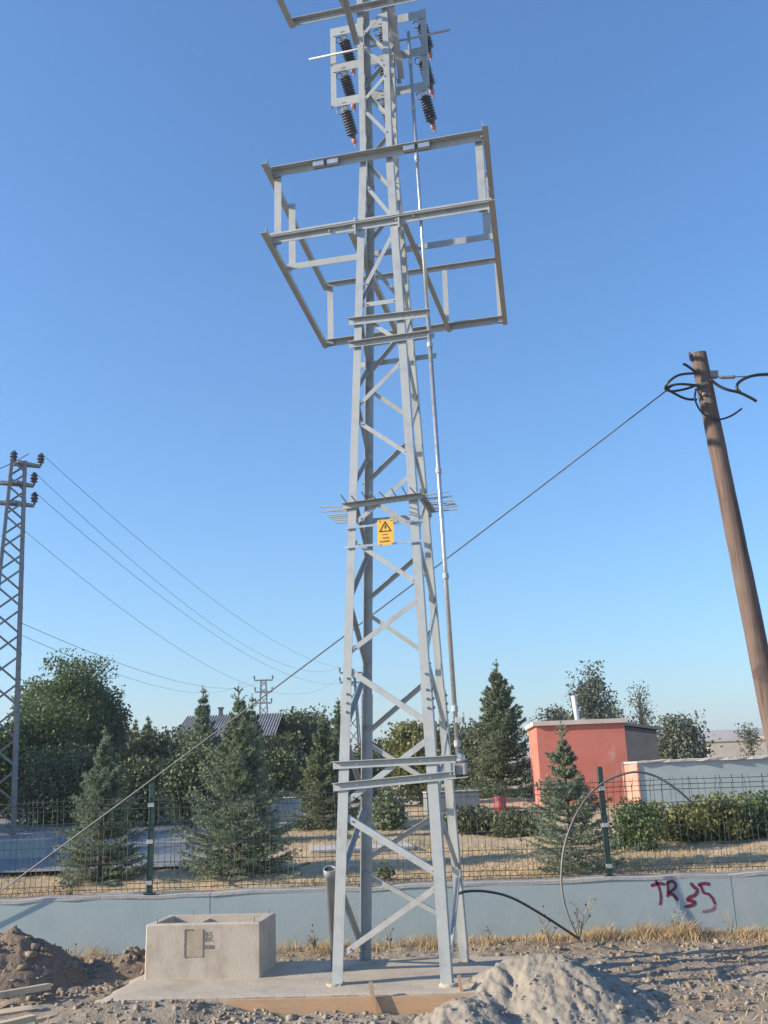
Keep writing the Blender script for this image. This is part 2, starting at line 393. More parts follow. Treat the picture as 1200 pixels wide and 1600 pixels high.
stroke([(750, 345), (736, 382), (690, 400), (640, 408)], .012).obj('graffiti_stroke', 'spray2', wall)

# ------------------------------------------------------------------ mesh fence on the wall
fence = tag(empty('mesh_fence', (0, YW + .1, .68)), 'dark green welded mesh fence with steel posts on top of the low wall', 'fence')
YF = YW + .10
PX = [-10.81, -8.16, -5.51, -2.86, -.385, 2.44, 5.09, 7.74, 10.39]
for i, x in enumerate(PX):
    b = MB(); b.box((x, YF, .68 + .60), .062, .062, 1.22, 0, .006); b.box((x, YF, .68 + 1.215), .05, .05, .02)
    p = b.obj('post', 'fence', fence)
    bb = MB(); bb.box((x, YF, .686), .13, .13, .012); bb.obj('base_plate', 'fence', p)
    for z in (.80, 1.25, 1.66):
        bb = MB(); bb.box((x, YF - .041, z), .075, .02, .045, 0, .004); bb.obj('clamp', 'clamp', p)
HZS = [.74, .795, 1.02, 1.22, 1.42, 1.475, 1.62, 1.675, 1.73]
for i in range(len(PX) - 1):
    b = MB(); rr = random.Random(i)
    x0, x1 = PX[i] + .035, PX[i + 1] - .035; n = int((x1 - x0) / .068)
    def fold(z): return YF - .045 - (.028 if any(abs(z - c) < .02 for c in (.767, 1.447, 1.70)) else 0)
    tilt = rr.uniform(-.015, .015)
    for k in range(n + 1):
        x = x0 + (x1 - x0) * k / n; wob = rr.uniform(-.006, .006)
        P = [np.array((x + wob * q, YF - .045 + off, z)) for q, (z, off) in enumerate(((.71, 0), (.74, 0), (.767, -.028), (.795, 0), (1.42, 0), (1.447, -.028), (1.475, 0), (1.675, 0), (1.70, -.028), (1.73, 0), (1.765, 0)))]
        b.tube(P, .0036, 4, False)
    for z in HZS:
        b.tube([(x0 + (x1 - x0) * t, YF - .051, z + tilt * (t - .5) + .004 * sin(9 * t + i)) for t in np.linspace(0, 1, 7)], .004, 4, False)
    stuff(b.obj('mesh_panel', 'fencewire', fence))

# ------------------------------------------------------------------ foundation slab, block, form board
SZ = .12
slab = tag(empty('foundation_slab', (0, 9.8, SZ)), 'flat pale concrete foundation slab under the lattice tower and the block', 'slab')
SA = radians(-4)
sr = np.array([cos(SA), sin(SA), 0]); sb_ = np.array([-sin(SA), cos(SA), 0]); s0 = np.array([-2.62, 9.06, 0])
nx, ny = 90, 40
uu, vv = np.meshgrid(np.linspace(0, 3.95, nx), np.linspace(0, 1.62, ny))
VX = s0[0] + sr[0] * uu + sb_[0] * vv; VY = s0[1] + sr[1] * uu + sb_[1] * vv
edge = np.minimum(np.minimum(uu, 3.95 - uu), np.minimum(vv, 1.62 - vv))
VXj = VX + (fbm(VX, VY, 4, 3, 41) * .10) * (edge < .03); VYj = VY + (fbm(VX, VY, 5, 3, 42) * .03) * (edge < .03)
VZ = SZ + fbm(VX, VY, 2.5, 4, 43) * .012 - .012 * (edge < .03) - (.04 * np.clip(.25 - uu, 0, 1))
top = grid_mesh('slab_top', VXj, VYj, VZ, 'slab', slab)
b = MB(); ring = [(i, 0) for i in range(nx)] + [(nx - 1, j) for j in range(1, ny)] + [(i, ny - 1) for i in range(nx - 2, -1, -1)] + [(0, j) for j in range(ny - 2, 0, -1)]
R_ = [(VXj[j, i], VYj[j, i], VZ[j, i]) for i, j in ring]; n = len(R_)
b.add(R_ + [(x + .01 * sin(i), y + .01 * cos(2 * i), -.32) for i, (x, y, z) in enumerate(R_)], [(i, n + i, n + (i + 1) % n, (i + 1) % n) for i in range(n)])
b.obj('slab_edge', 'slab', slab)

blk = tag(empty('concrete_block', (-1.75, 10.05, SZ)), 'hollow precast concrete box with open top and stencilled plate, on the slab', 'concrete box')
ba = math.atan2(9.74 - 9.86, -1.30 + 2.41)
br = np.array([cos(ba), sin(ba), 0]); bb_ = np.array([-sin(ba), cos(ba), 0]); b0 = np.array([-2.42, 9.865, 0])
BW, BD, BH, BT = 1.12, .66, .485, .075
def BP(u, v, z): return b0 + br * u + bb_ * v + ZV * (SZ - .006 + z)
def bbox(u0, u1, v0, v1, z0, z1, tp=0, name='side', mt='concrete', par=None):
    b = MB(); b.add([BP(u0, v0, z0), BP(u1, v0, z0), BP(u1, v1, z0), BP(u0, v1, z0), BP(u0, v0, z1), BP(u1, v0, z1), BP(u1, v1, z1), BP(u0, v1, z1)],
                    [(3, 2, 1, 0), (4, 5, 6, 7), (0, 1, 5, 4), (1, 2, 6, 5), (2, 3, 7, 6), (3, 0, 4, 7)])
    o = b.obj(name, mt, par or blk); return o
def ragged_face(u0, u1, v, z0, z1):
    pass
bev = .012
def shell():
    # outer prism with chamfered edges and inner pocket, one mesh
    b = MB()
    def rng_(u0, v0, u1, v1, z, c): return [BP(u0 + c, v0, z), BP(u1 - c, v0, z), BP(u1, v0 + c, z), BP(u1, v1 - c, z), BP(u1 - c, v1, z), BP(u0 + c, v1, z), BP(u0, v1 - c, z), BP(u0, v0 + c, z)]
    L_ = [rng_(0, 0, BW, BD, 0, bev), rng_(.003, .003, BW - .003, BD - .003, BH - bev, bev), rng_(bev, bev, BW - bev, BD - bev, BH, bev),
          rng_(BT, BT, BW - BT, BD - BT, BH, .01), rng_(BT + .012, BT + .012, BW - BT - .012, BD - BT - .012, .16, .01)]
    vs = [p for r in L_ for p in r]
    fs = [(8 * k + i, 8 * k + (i + 1) % 8, 8 * k + 8 + (i + 1) % 8, 8 * k + 8 + i) for k in range(4) for i in range(8)] + [tuple(range(32, 40))]
    return b.add(vs, fs)
shell().obj('box_shell', 'concrete', blk)
bbox(.40, .46, BT + .005, BD - BT - .005, .15, BH - .03, name='divider')
bbox(.70, .76, BT + .005, BD - BT - .005, .15, BH - .06, name='divider')
for (u, v) in ((.10, .04), (.27, .62), (1.05, .03), (1.06, .60)):
    b = MB(); b.tube([BP(u, v, BH - .03), BP(u, v, BH + .05)], .006, 6); b.obj('anchor_bolt', 'steel_old', blk)
# recessed plate with stencil
b = MB()
def plate(u0, u1, z0, z1, v, mt, name, par):
    b = MB(); b.add([BP(u0, v, z0), BP(u1, v, z0), BP(u1, v, z1), BP(u0, v, z1), BP(u0, .01, z0), BP(u1, .01, z0), BP(u1, .01, z1), BP(u0, .01, z1)],
                    [(0, 1, 2, 3), (0, 4, 5, 1), (1, 5, 6, 2), (2, 6, 7, 3), (3, 7, 4, 0)]); return b.obj(name, mt, par)
M['stain'] = mat('brown_plate', [(.30, .245, .18), (.40, .335, .255)], 14, .9, 0, .002, 60)
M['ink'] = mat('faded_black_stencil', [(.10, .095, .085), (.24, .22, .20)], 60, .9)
pl = plate(.395, .565, .195, .435, -.004, 'stain', 'plate', blk)
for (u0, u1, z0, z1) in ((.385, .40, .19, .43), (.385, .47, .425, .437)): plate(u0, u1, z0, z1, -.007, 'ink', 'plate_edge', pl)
def text(s, size, origin, ax, up, mt, name, par, ext=.001):
    c = bpy.data.curves.new(name, 'FONT'); c.body = s; c.size = size; c.extrude = ext
    t = bpy.data.objects.new(name, c); COL.objects.link(t)
    dg = bpy.context.evaluated_depsgraph_get(); me = bpy.data.meshes.new_from_object(t.evaluated_get(dg)); bpy.data.objects.remove(t)
    n_ = np.cross(ax, up); V = []
    o_ = woff(par)
    for v in me.vertices:
        p = np.asarray(origin) + ax * v.co.x + up * v.co.y + n_ * v.co.z; v.co = (p[0] - o_.x, p[1] - o_.y, p[2] - o_.z)
    me.materials.clear(); me.materials.append(M[mt]); me.name = name
    ob = bpy.data.objects.new(name, me); COL.objects.link(ob); ob.parent = par; return ob
for s_, z, sz in (('B S', .375, .055), ('E3C', .33, .05), ('KAR', .262, .052)):
    text(s_, sz, BP(.575, -.002, z), br, ZV, 'ink', 'stencil_lettering', blk)

fb = tag(empty('form_board', (-.3, 8.88, -.05)), 'long wooden form board along the front edge of the slab', 'board')
f0 = s0 + sr * 1.15 - sb_ * .035; f1 = s0 + sr * 3.45 - sb_ * .03
b = MB(); b.bar(f0 + ZV * .0, f1 + ZV * .005, .03, .2, ZV); b.obj('board', 'wood', fb)
st = tag(empty('wooden_stake', f0 + sr * 0.9), 'short tan wooden stake driven in against the middle of the form board', 'stake')
q = np.array(aty(585, 1565, 8.80)); b = MB(); b.bar(q + np.array([.02, 0, -.16]), q + np.array([-.03, .03, .145]), .03, .035, np.array([0., 1, 0])); b.obj('stake_shaft', 'wood', st)
q = np.array(aty(722, 1545, 8.86)); s2_ = tag(empty('wooden_stake', q), 'small wooden stake at the right end of the form board, by the sand heap', 'stake')
b = MB(); b.bar(q + np.array([.015, 0, -.2]), q + np.array([-.02, .02, .10]), .03, .035, np.array([0., 1, 0])); b.obj('stake_shaft', 'wood', s2_)

# ================================================================== LATTICE TOWER
tw = tag(empty('lattice_tower', T(0, 0, SZ)), 'tall new galvanised lattice tower with empty equipment frames, standing on the concrete slab', 'tower')
STEEL = 'steel'
ZSP, ZTOP = 2.72, 12.6
def corner(su, sv, z): h = hw(z); return T(su * h, sv * h, z)
bolt_me = None
def bolt(p, d, par, r=.014, l=.022):
    global bolt_me
    if bolt_me is None:
        b = MB(); b.lathe((0, 0, -.3), (0, 0, 1), [(0, .8), (.45, 1), (.75, 1), (.75, .55), (1, .5)], 6)
        o = b.obj('bolt', 'bolt'); bolt_me = o.data; bpy.data.objects.remove(o)
    o = bpy.data.objects.new('bolt', bolt_me); COL.objects.link(o); o.parent = par
    o.location = Vector([float(c) for c in p]) - woff(par); o.scale = (r, r, l)
    o.rotation_euler = Vector([float(c) for c in d]).to_track_quat('Z', 'Y').to_euler(); return o
for su in (-1, 1):
    for sv in (-1, 1):
        a, bb = TR * -su, TB * -sv
        b = MB(); b.angle(corner(su, sv, SZ - .02), corner(su, sv, ZSP), a, bb, .098, .009); leg = b.obj('leg', STEEL, tw)
        off = .0085
        def ci(z): return corner(su, sv, z) + a * off + bb * off
        b = MB(); b.angle(ci(ZSP - .32), ci(8.6), a, bb, .084, .008); leg2 = b.obj('leg', STEEL, tw)
        b = MB(); b.angle(ci(8.58) + a * .009 + bb * .009, ci(ZTOP) + a * .009 + bb * .009, a, bb, .07, .007); b.obj('leg', STEEL, tw)
        for k in range(3):
            z = ZSP - .06 - .085 * k
            bolt(corner(su, sv, z) + a * .05, -bb, leg); bolt(corner(su, sv, z) + bb * .05, -a, leg)
        bolt(corner(su, sv, ZSP + .09) + a * .05, -bb, leg2)
# braces
def brace(p0, p1, nin, w=.05, t=.005, mt=STEEL, flip=False):
    ax = nrm(p1 - p0); side = nrm(np.cross(nin, ax));  side = -side if flip else side
    b = MB(); b.angle(p0 - side * w / 2, p1 - side * w / 2, side, nin, w, t, w * .85); o = b.obj('brace', mt, tw)
    for e, s_ in ((p0, 1), (p1, -1)): bolt(e + ax * s_ * .06 - nin * .001, -nin, o, .011, .014)
    return o
def px_brace(x0, y0, x1, y1, s, w=.05, mt=STEEL, ext=.035):
    q0, q1 = onface(x0, y0, s), onface(x1, y1, s)
    ins = -s * (.012 if q0[2] < ZSP else .020)
    p0, p1 = T(q0[0], q0[1] + ins, q0[2]), T(q1[0], q1[1] + ins, q1[2])
    d = nrm(p1 - p0)
    brace(p0 - d * ext, p1 + d * ext, TB * -s, w, mt=mt, flip=s > 0)
for a in ((543, 1486, 681, 1387, .05, 'dirtysteel'), (546, 1281, 679, 1363, .06), (547, 1248, 666, 1157, .055), (545, 1047, 664, 1127, .055), (550, 1015, 652, 937, .05),
          (556, 848, 648, 908, .045), (560, 812, 642, 740, .045), (562, 660, 635, 707, .045), (562, 630, 625, 566, .045), (563, 492, 622, 531, .045),
          (570, 446, 612, 366, .045), (574, 292, 611, 336, .042), (568, 155, 602, 115, .04), (568, 170, 605, 207, .04), (565, 68, 600, 102, .04), (567, 52, 598, 15, .04),
          (566, -15, 598, 8, .04)):
    px_brace(*a[:4], -1, a[4], a[5] if len(a) > 5 else STEEL)
px_brace(568, 475, 618, 468, -1, .05)
for a in ((578, 1339, 674, 1279, .05), (572, 1365, 690, 1430, .05), (580, 1165, 662, 1216, .05), (580, 1141, 662, 1070, .05), (576, 960, 657, 1015, .045), (577, 937, 650, 874, .045),
          (577, 780, 640, 820, .045), (573, 757, 634, 698, .045), (577, 610, 631, 647, .042), (573, 592, 622, 533, .042), (578, 412, 622, 464, .04), (577, 383, 606, 346, .04),
          (578, 263, 610, 294, .04), (573, 257, 608, 215, .04), (575, 152, 608, 184, .04), (570, 55, 603, 80, .04), (572, 138, 606, 98, .04)):
    px_brace(*a[:4], 1, a[4])
zn = [.2, .95, 1.62, 2.3, 2.98, 3.58, 4.2, 4.75, 5.3, 5.82, 6.34, 6.84, 7.32, 7.8, 8.3, 8.75, 9.2, 9.62, 10.05, 10.48, 10.9, 11.3]
for su in (-1, 1):
    for i in range(len(zn) - 1):
        s0_, s1_ = (-1, 1) if (i + (su > 0)) % 2 else (1, -1)
        ins = .012 if zn[i] < ZSP else .020
        def sp(sv, z): h = hw(z); return T(su * (h - ins), sv * (h - .05), z)
        brace(sp(s0_, zn[i] + .03), sp(s1_, zn[i + 1] - .03), TR * -su, .05 if zn[i] < 4 else .042, flip=su > 0)
# base: foot plates and dirty concrete collars
for su in (-1, 1):
    for sv in (-1, 1):
        c = corner(su, sv, SZ) + TR * -su * .03 + TB * -sv * .03
        b = MB(); rr = random.Random(su * 3 + sv)
        vs = [c + np.array([cos(g) * rr.uniform(.09, .125), sin(g) * rr.uniform(.09, .125), -.015]) for g in np.linspace(0, 2 * pi, 13)[:-1]]
        vs += [c + np.array([cos(g) * rr.uniform(.065, .085), sin(g) * rr.uniform(.065, .085), rr.uniform(.012, .03)]) for g in np.linspace(0, 2 * pi, 13)[:-1]]
        b.add(vs, [(i, (i + 1) % 12, 12 + (i + 1) % 12, 12 + i) for i in range(12)] + [tuple(range(12, 24))]).obj('concrete_collar', 'slab', tw)
def ubar(name, p0, p1, par, w=.07, h=.07, mt=STEEL, side=None, dn=True):
    """angle bar, front flange vertical, second flange pointing back at top"""
    b = MB(); ax = nrm(p1 - p0); back = nrm(np.cross(ZV, ax)) if side is None else side
    b.angle(p0, p1, (-ZV if dn else ZV), back, h, .007, w); return b.obj(name, mt, par)
# lower and upper rod-guide bars
def frontbar(a, c, w, grp, out=.014):
    q0, q1 = onface(*a, -1), onface(*c, -1)
    p0, p1 = T(q0[0], q0[1] - out, q0[2] + w / 2), T(q1[0], q1[1] - out, q1[2] + w / 2)
    o = ubar('cross_bar', p0, p1, grp, .05, w, side=-TB)
    for t in (.06, .2, .72, .8): bolt(p0 + (p1 - p0) * t - ZV * w * .5 - TB * .001, -TB, o, .012, .014)
    return p0, p1
frontbar((521, 1196), (712, 1186), .07, tw); frontbar((521, 1230), (712, 1211), .075, tw)
frontbar((546, 505), (672, 491), .075, tw); frontbar((546, 541), (672, 523), .06, tw)
for z in (6.42, 6.66):
    h = hw(z); b = MB(); p0, p1 = T(-h - .08, h + .016, z), T(h + .22, h + .016, z); ubar('cross_bar', p0, p1, tw, .05, .06, side=TB)

# anti-climb spikes
ZSK = 4.60; h = hw(ZSK)
ac = [(T(-h - .05, -h - .014, ZSK - .03), T(h + .05, -h - .014, ZSK), -TB, 8), (T(-h - .014, -h, ZSK - .03), T(-h - .014, h, ZSK - .03), -TR, 8), (T(h + .014, -h, ZSK), T(h + .014, h, ZSK), TR, 8), (T(h, h + .014, ZSK), T(-h, h + .014, ZSK), TB, 8)]
for p0, p1, dr, n in ac:
    b = MB(); b.angle(p0, p1, -ZV, dr, .055, .006); o = b.obj('spike_bar', STEEL, tw)
    for k in range(n):
        p = p0 + (p1 - p0) * (k + .5) / n; rr = random.Random(k)
        b = MB(); b.tube([p - dr * .02 - ZV * .01, p + dr * .30 + ZV * (.0 + rr.uniform(-.02, .02)) + nrm(p1 - p0) * rr.uniform(-.02, .02)], .007, 6); b.obj('spike', STEEL, o)
# sign straps
for (y0, y1) in ((826, 813), (856, 845)):
    q0, q1 = onface(538, y0, -1), onface(662, y1, -1)
    p0, p1 = T(q0[0], q0[1] - .012, q0[2]), T(q1[0], q1[1] - .012, q1[2])
    b = MB(); b.bar(p0, p1, .006, .022, ZV); b.obj('strap', 'steel2', tw)
# danger sign: a thing bolted on
q0 = onface(591, 815, -1); q1 = onface(616, 851, -1); 
sc = T((q0[0] + q1[0]) / 2, q1[1] - .026, (q0[2] + q1[2]) / 2)
sg = tag(empty('warning_sign', sc), 'small yellow high-voltage warning sign with lightning triangle, on the tower', 'sign')
SW, SH = .168, .262
b = MB(); k = .02
pr = [(-SW / 2 + k, -SH / 2), (SW / 2 - k, -SH / 2), (SW / 2 - k * .3, -SH / 2 + k * .3), (SW / 2, -SH / 2 + k), (SW / 2, SH / 2 - k), (SW / 2 - k * .3, SH / 2 - k * .3), (SW / 2 - k, SH / 2), (-SW / 2 + k, SH / 2), (-SW / 2 + k * .3, SH / 2 - k * .3), (-SW / 2, SH / 2 - k), (-SW / 2, -SH / 2 + k), (-SW / 2 + k * .3, -SH / 2 + k * .3)]
b.prism(pr, sc, sc - TB * .003, TR, ZV); b.obj('plate', 'yellow', sg)
def sgp(x, z, o=.0045): return sc + TR * x + ZV * z - TB * o
tri_o = [(0, .118), (-.066, .005), (.066, .005)]; tri_i = [(0, .096), (-.047, .016), (.047, .016)]
b = MB(); b.add([sgp(*p) for p in tri_o + tri_i], [(0, 1, 4, 3), (1, 2, 5, 4), (2, 0, 3, 5)]); b.obj('triangle_symbol', 'black', sg)
b = MB(); b.add([sgp(*p) for p in ((.006, .083), (-.014, .052), (-.001, .052), (-.008, .024), (.016, .057), (.003, .057), (.012, .083))], [tuple(range(7))]); b.obj('lightning_symbol', 'black', sg)
for s_, sz, z in (('DIKKAT', .017, -.028), ('ÖLÜM', .024, -.066), ('TEHLİKESİ', .022, -.10)):
    text(s_, sz, sgp(-.011 * len(s_) * sz / .022 * .62 - .003, z), TR, ZV, 'black', 'lettering', sg, .0005)
for x in (-.06, .06):
    for z in (-.12, .12): bolt(sgp(x, z, .003), -TB, sg, .008, .008)

# ------------------------------------------------------------------ transformer cage (frames on the tower)
ZA, ZB = 8.728, 7.844
fr = MB(); fr.angle(T(-1.27, -.235, ZB), T(1.28, -.235, ZB), -ZV, -TB, .075, .008, .05); cage = fr.obj('platform_frame', STEEL, tw)
fr = MB(); fr.angle(T(-1.27, -.235, ZB + .012), T(1.28, -.235, ZB + .012), ZV, -TB, .05, .008, .05); fr.obj('rail', STEEL, cage)
def rail(p0, p1, a, bb, w=.07, t=.007, w2=None, mt=STEEL):
    b = MB(); b.angle(T(*p0), T(*p1), a, bb, w, t, w2); return b.obj('rail', mt, cage)
rail((-1.27, -.228, ZA), (1.25, -.228, ZA), -ZV, -TB, .085)                 # A, upper front
rail((-1.25, .36, ZB), (1.22, .36, ZB), -ZV, TB, .08)                      # C
rail((-1.38, 2.53, ZB), (1.12, 2.53, ZB), -ZV, -TB, .08)                   # E
rail((-1.36, 2.50, ZA), (1.06, 2.50, ZA), -ZV, -TB, .06)                   # D
for z, (l0, l1), (r0, r1) in ((ZB, ((-1.21, -.5), (-1.385, 2.56)), ((1.265, -.42), (1.09, 2.58))), (ZA, ((-1.21, -.5), (-1.36, 2.52)), ((1.25, -.48), (1.05, 2.54)))):
    rail((l0[0], l0[1], z - .085), (l1[0], l1[1], z - .085), ZV, -TR, .065)
    rail((r0[0], r0[1], z - .085), (r1[0], r1[1], z - .085), ZV, TR, .065)
for (u, v) in ((-1.22, -.2), (-1.235, .37), (-1.37, 2.5), (1.22, -.2), (1.12, 2.5), (1.20, .37)):
    rail((u, v, ZB - .07), (u, v, ZA - .05 if v != .37 else ZA - .06), TR * (1 if u < 0 else -1), TB, .085)
for u in (-.285, .285):                                                    # joists past the legs to the back rail
    rail((u * .98, -.24, ZB - .09), (u * 1.15, 2.56, ZB - .09), ZV, TR * (1 if u > 0 else -1), .085, .007, .06)
rail((.30, 2.49, ZB - .05), (.30, 2.49, ZA - .04), TR, TB, .07)
for (u, v, z) in ((-.66, -.24, ZA - .03), (.40, -.24, ZA - .03)):          # clamp plates with a gap
    for k in (0, .17): 
        b = MB(); b.box(T(u + k, v - .03, z - .01), .13, .05, .075, -TA); b.obj('clamp_plate', 'steel2', cage)
for (u, v, z) in ((-.27, -.25, ZB - .03), (.22, -.25, ZB - .03), (-.55, -.25, ZB - .04), (.42, -.25, ZB - .02), (.42, -.25, ZB + .03), (-.55, -.25, ZB + .03), (1.25, .37, ZB - .03), (1.25, -.2, ZB + .2), (-1.21, -.25, ZA - .05), (1.22, -.25, ZA - .05)):
    bolt(T(u, v, z), -TB, cage, .016, .022)
for (su) in (-1, 1):                                                       # little hold-down brackets at the legs
    b = MB(); b.bar(T(su * .25, -.25, ZB - .14), T(su * .25, -.25, ZB + .07), .02, .05, TB); b.obj('bracket', STEEL, cage)

# ------------------------------------------------------------------ arrester frame high up behind the tower
fr = MB(); fr.angle(T(-.66, .30, 9.90), T(-.66, .30, 11.05), TR, TB, .07, .006); af = fr.obj('arrester_frame', STEEL, tw)
def arail(p0, p1, a, bb, w, w2=None):
    b = MB(); b.angle(T(*p0), T(*p1), a, bb, w, .006, w2); return b.obj('rail', STEEL, af)
arail((.57, .30, 9.94), (.57, .30, 11.06), -TR, TB, .07)
AZ = [10.98, 10.44, 9.93]
for z in AZ: arail((-.63, .29, z + .06), (.56, .29, z + .06), -ZV, TB, .12, .05)
for su in (-1, 1): arail((su * .19, .21, AZ[2] + .1), (su * .19, .29, AZ[2] + .1), ZV, TR, .05)
# long drive shaft
q0, q1 = onv(483, 93, .22), onv(703, 47, .22)
b = MB(); b.tube([T(*q0), T(*q1)], .014, 8); sh = tag(b.obj('drive_shaft', 'steel', None, True), 'long thin steel shaft sticking out both sides of the tower top', 'shaft')
# arresters
def arrester(u, z, label):
    r0 = T(u, .355, z - .05); d = nrm(TB * .45 - ZV * .88 + TR * .16); L_ = .36
    root = tag(empty('surge_arrester', r0), label, 'arrester', 'surge arresters on the tower top')
    prof = [(0, .03)]
    for k in range(9):
        t = .06 + .09 * k; prof += [(t, .052), (t + .012, .073), (t + .03, .076), (t + .06, .052)]
    prof += [(.90, .03), (1, .028)]
    b = MB(); b.lathe(r0 + d * .03, r0 + d * (.03 + L_), prof, 12); b.obj('shed_stack', 'polymer', root)
    b = MB(); b.lathe(r0 - d * .03, r0 + d * .05, [(0, .025), (.2, .05), (.8, .05), (1, .03)], 10); b.obj('end_fitting', 'steel2', root)
    b = MB(); b.lathe(r0 + d * (.02 + L_), r0 + d * (.115 + L_), [(0, .028), (.2, .035), (.5, .03), (.6, .016), (1, .014)], 10); b.obj('terminal_cap', 'pinktip', root)
    b = MB(); b.bar(r0 - TB * .07 + ZV * .03, r0 + ZV * .015, .05, .012, ZV); b.tube(smooth_path([r0 - TR * .05 + ZV * .02, r0 - TR * .09 - ZV * .01 - TB * .02, r0 - TR * .09 - ZV * .07 - TB * .02, r0 - TR * .05 - ZV * .09], 3), .008, 6); b.obj('hook_bracket', 'steel2', root)
for i, zz in enumerate(AZ):
    for k, u in enumerate((-.50, .0, .50)):
        arrester(u, zz, 'dark ribbed surge arrester, %s on the tower\'s %s rail' % (('leftmost', 'middle one', 'rightmost')[k], ('topmost', 'middle arrester', 'lowest arrester')[i]))

# upper cross-arm, reaching towards the viewer and out of the top
fr = MB(); q0 = onface(453, 36, -1); zq = q0[2]
fr.angle(T(q0[0], -.22, zq), T(.9, -.22, zq), -ZV, -TB, .075, .007, .06); ua = fr.obj('upper_platform_frame', STEEL, tw)
for u in (q0[0], .9):
    b = MB(); b.angle(T(u, -.2, zq - .08), T(u - .03, -1.5, zq - .08), ZV, TR * (1 if u < 0 else -1), .075, .007); b.obj('rail', STEEL, ua)
b = MB(); b.angle(T(q0[0], -1.45, zq), T(.9, -1.45, zq), -ZV, TB, .075, .007); b.obj('rail', STEEL, ua)
q = onface(556, 72, -1); b = MB(); b.angle(T(-.215, -.225, q[2]), T(-.23, -1.45, zq - .06), TR, -TB, .065, .007); b.obj('knee_strut', STEEL, ua)
q = onface(545, 10, -1); b = MB(); b.angle(T(-.34, -.225, zq - .02), T(-.40, -1.45, zq - .04), TR, ZV, .06, .007); b.obj('rail', STEEL, ua)
b = MB(); b.angle(T(.21, .24, 10.05), T(.2, -.6, zq + .5), TR, TB, .075, .007); b.obj('knee_strut', STEEL, ua)

# ------------------------------------------------------------------ operating rod of the switch
R0, R1, R2, R3 = onv(716, 1186, -.46), onv(669, 497, -.31), onv(655, 300, -.12), onv(638, 50, .02)
rod = tag(empty('operating_rod', T(*R0)), 'long bright steel pipe running down the tower\'s right side to a handle', 'pipe')
b = MB(); b.tube([T(*R0), T(*R1)], .022, 12); lp = b.obj('lower_pipe', 'steel2', rod, True)
b = MB(); b.tube([T(*R1) - ZV * .1, T(*R2), T(*R3)], .019, 10); b.obj('upper_pipe', 'steel2', rod, True)
d = nrm(T(*R1) - T(*R0))
for t in (.03, .10, .38, .62, .93):
    p = T(*R0) + (T(*R1) - T(*R0)) * t; b = MB(); b.lathe(p - d * .03, p + d * .03, [(0, .024), (.1, .031), (.9, .031), (1, .024)], 10); b.obj('coupling', 'steel', lp)
for t in (.2, .5, .8):
    p = T(*R2) + (T(*R3) - T(*R2)) * t; b = MB(); b.lathe(p - d * .04, p + d * .04, [(0, .02), (.1, .028), (.9, .028), (1, .02)], 10); b.obj('coupling', 'steel', rod)
c = T(*R0)
b = MB(); b.box(c + TR * .03 + ZV * .35 , .07, .05, .05, -TA, .004); b.bar(c + TR * .07 + ZV * .28, c + TR * .07 + ZV * .42, .014, .02, TB); b.obj('locking_clamp', 'steel', rod)
b = MB(); b.bar(c - TR * .13 + ZV * -.02, c + TR * .03 + ZV * .0, .03, .035, ZV); b.lathe(c + TR * .02 - ZV * .03, c + TR * .02 + ZV * .05, [(0, .03), (.2, .045), (.7, .045), (1, .02)], 10); b.obj('handle_hub', 'steel2', rod)
b = MB(); b.box(c + TR * .015 - ZV * .085 + TB * .02, .12, .10, .10, -TA, .006); b.obj('switch_box', 'steel_old', rod)
for k, x in enumerate((-.07, -.035, .055)):
    b = MB(); b.bar(c + TR * x - TB * .055 - ZV * .14, c + TR * x - TB * .055 - ZV * .04, .014, .022, TB); b.obj('lever', 'steel2', rod)
b = MB(); b.bar(c - TR * .12 - ZV * .175 - TB * .04, c + TR * .09 - ZV * .16 - TB * .04, .05, .008, ZV); b.obj('base_lug', 'steel', rod)

# ------------------------------------------------------------------ grey pipe standing by the front left leg
P0, P1 = atz(527, 1518, SZ - .02), aty(515, 1357, 9.55)
pv = tag(empty('conduit_stub', P0), 'grey plastic conduit stub standing open-topped beside the tower\'s front left leg', 'pipe')
b = MB(); d = nrm(P1 - P0); pr = [(0, .056), (.93, .052), (.935, .06), (1, .06), (1, .05), (.5, .05)]
b.lathe(P0, P1, pr, 16); b.obj('pipe_wall', 'pvc', pv, True)
b = MB(); b.lathe(P1 - d * .02, P1 - d * .015, [(0, .048), (1, .048)], 14); b.obj('mouth_shade_disc', 'dark', pv)  # black disc painted for the shade inside the pipe

# ================================================================== WOODEN POLE AND ITS CABLES
YP = 11.15
pt = aty(1091, 553, YP); pb_ = aty(1198, 1080, YP + .05); dv = nrm(pt - pb_); pbase = pb_ - dv * ((pb_[2] + .3) / dv[2])
wp = tag(empty('wooden_pole', pbase), 'weathered leaning wooden utility pole at the right edge, with black cables', 'utility pole')
n = 40; ln = np.linalg.norm(pt - pbase); P = [pbase + dv * ln * t for t in np.linspace(0, 1, n)]
b = MB(); rr = random.Random(4); b.tube(P, [.138 - .042 * t + rr.uniform(-.0025, .0025) for t in np.linspace(0, 1, n)], 18); b.obj('pole_shaft', 'pole', wp, True)
for (x, y, sx) in ((630, 430, .05), (640, 510, .04), (645, 578, .03)):
    p = aty(980 + x / 5.333, 520 + y / 5.333, YP - .1); b = MB(); b.box(p, sx, .04, sx * .8, 0, .004); b.obj('bolt_plate', 'steel_old', wp)
p = aty(980 + 715 / 5.333, 520 + 350 / 5.333, YP - .02); b = MB(); b.box(p, .11, .09, .08, 0, .008); b.obj('anchor_bracket', 'steel_old', wp)
p = aty(980 + 525 / 5.333, 520 + 200 / 5.333, YP - .03); b = MB(); b.bar(p - dv * .05, p + dv * .06, .02, .03, np.array([0., 1, 0])); b.obj('top_splinter', 'pole', wp)
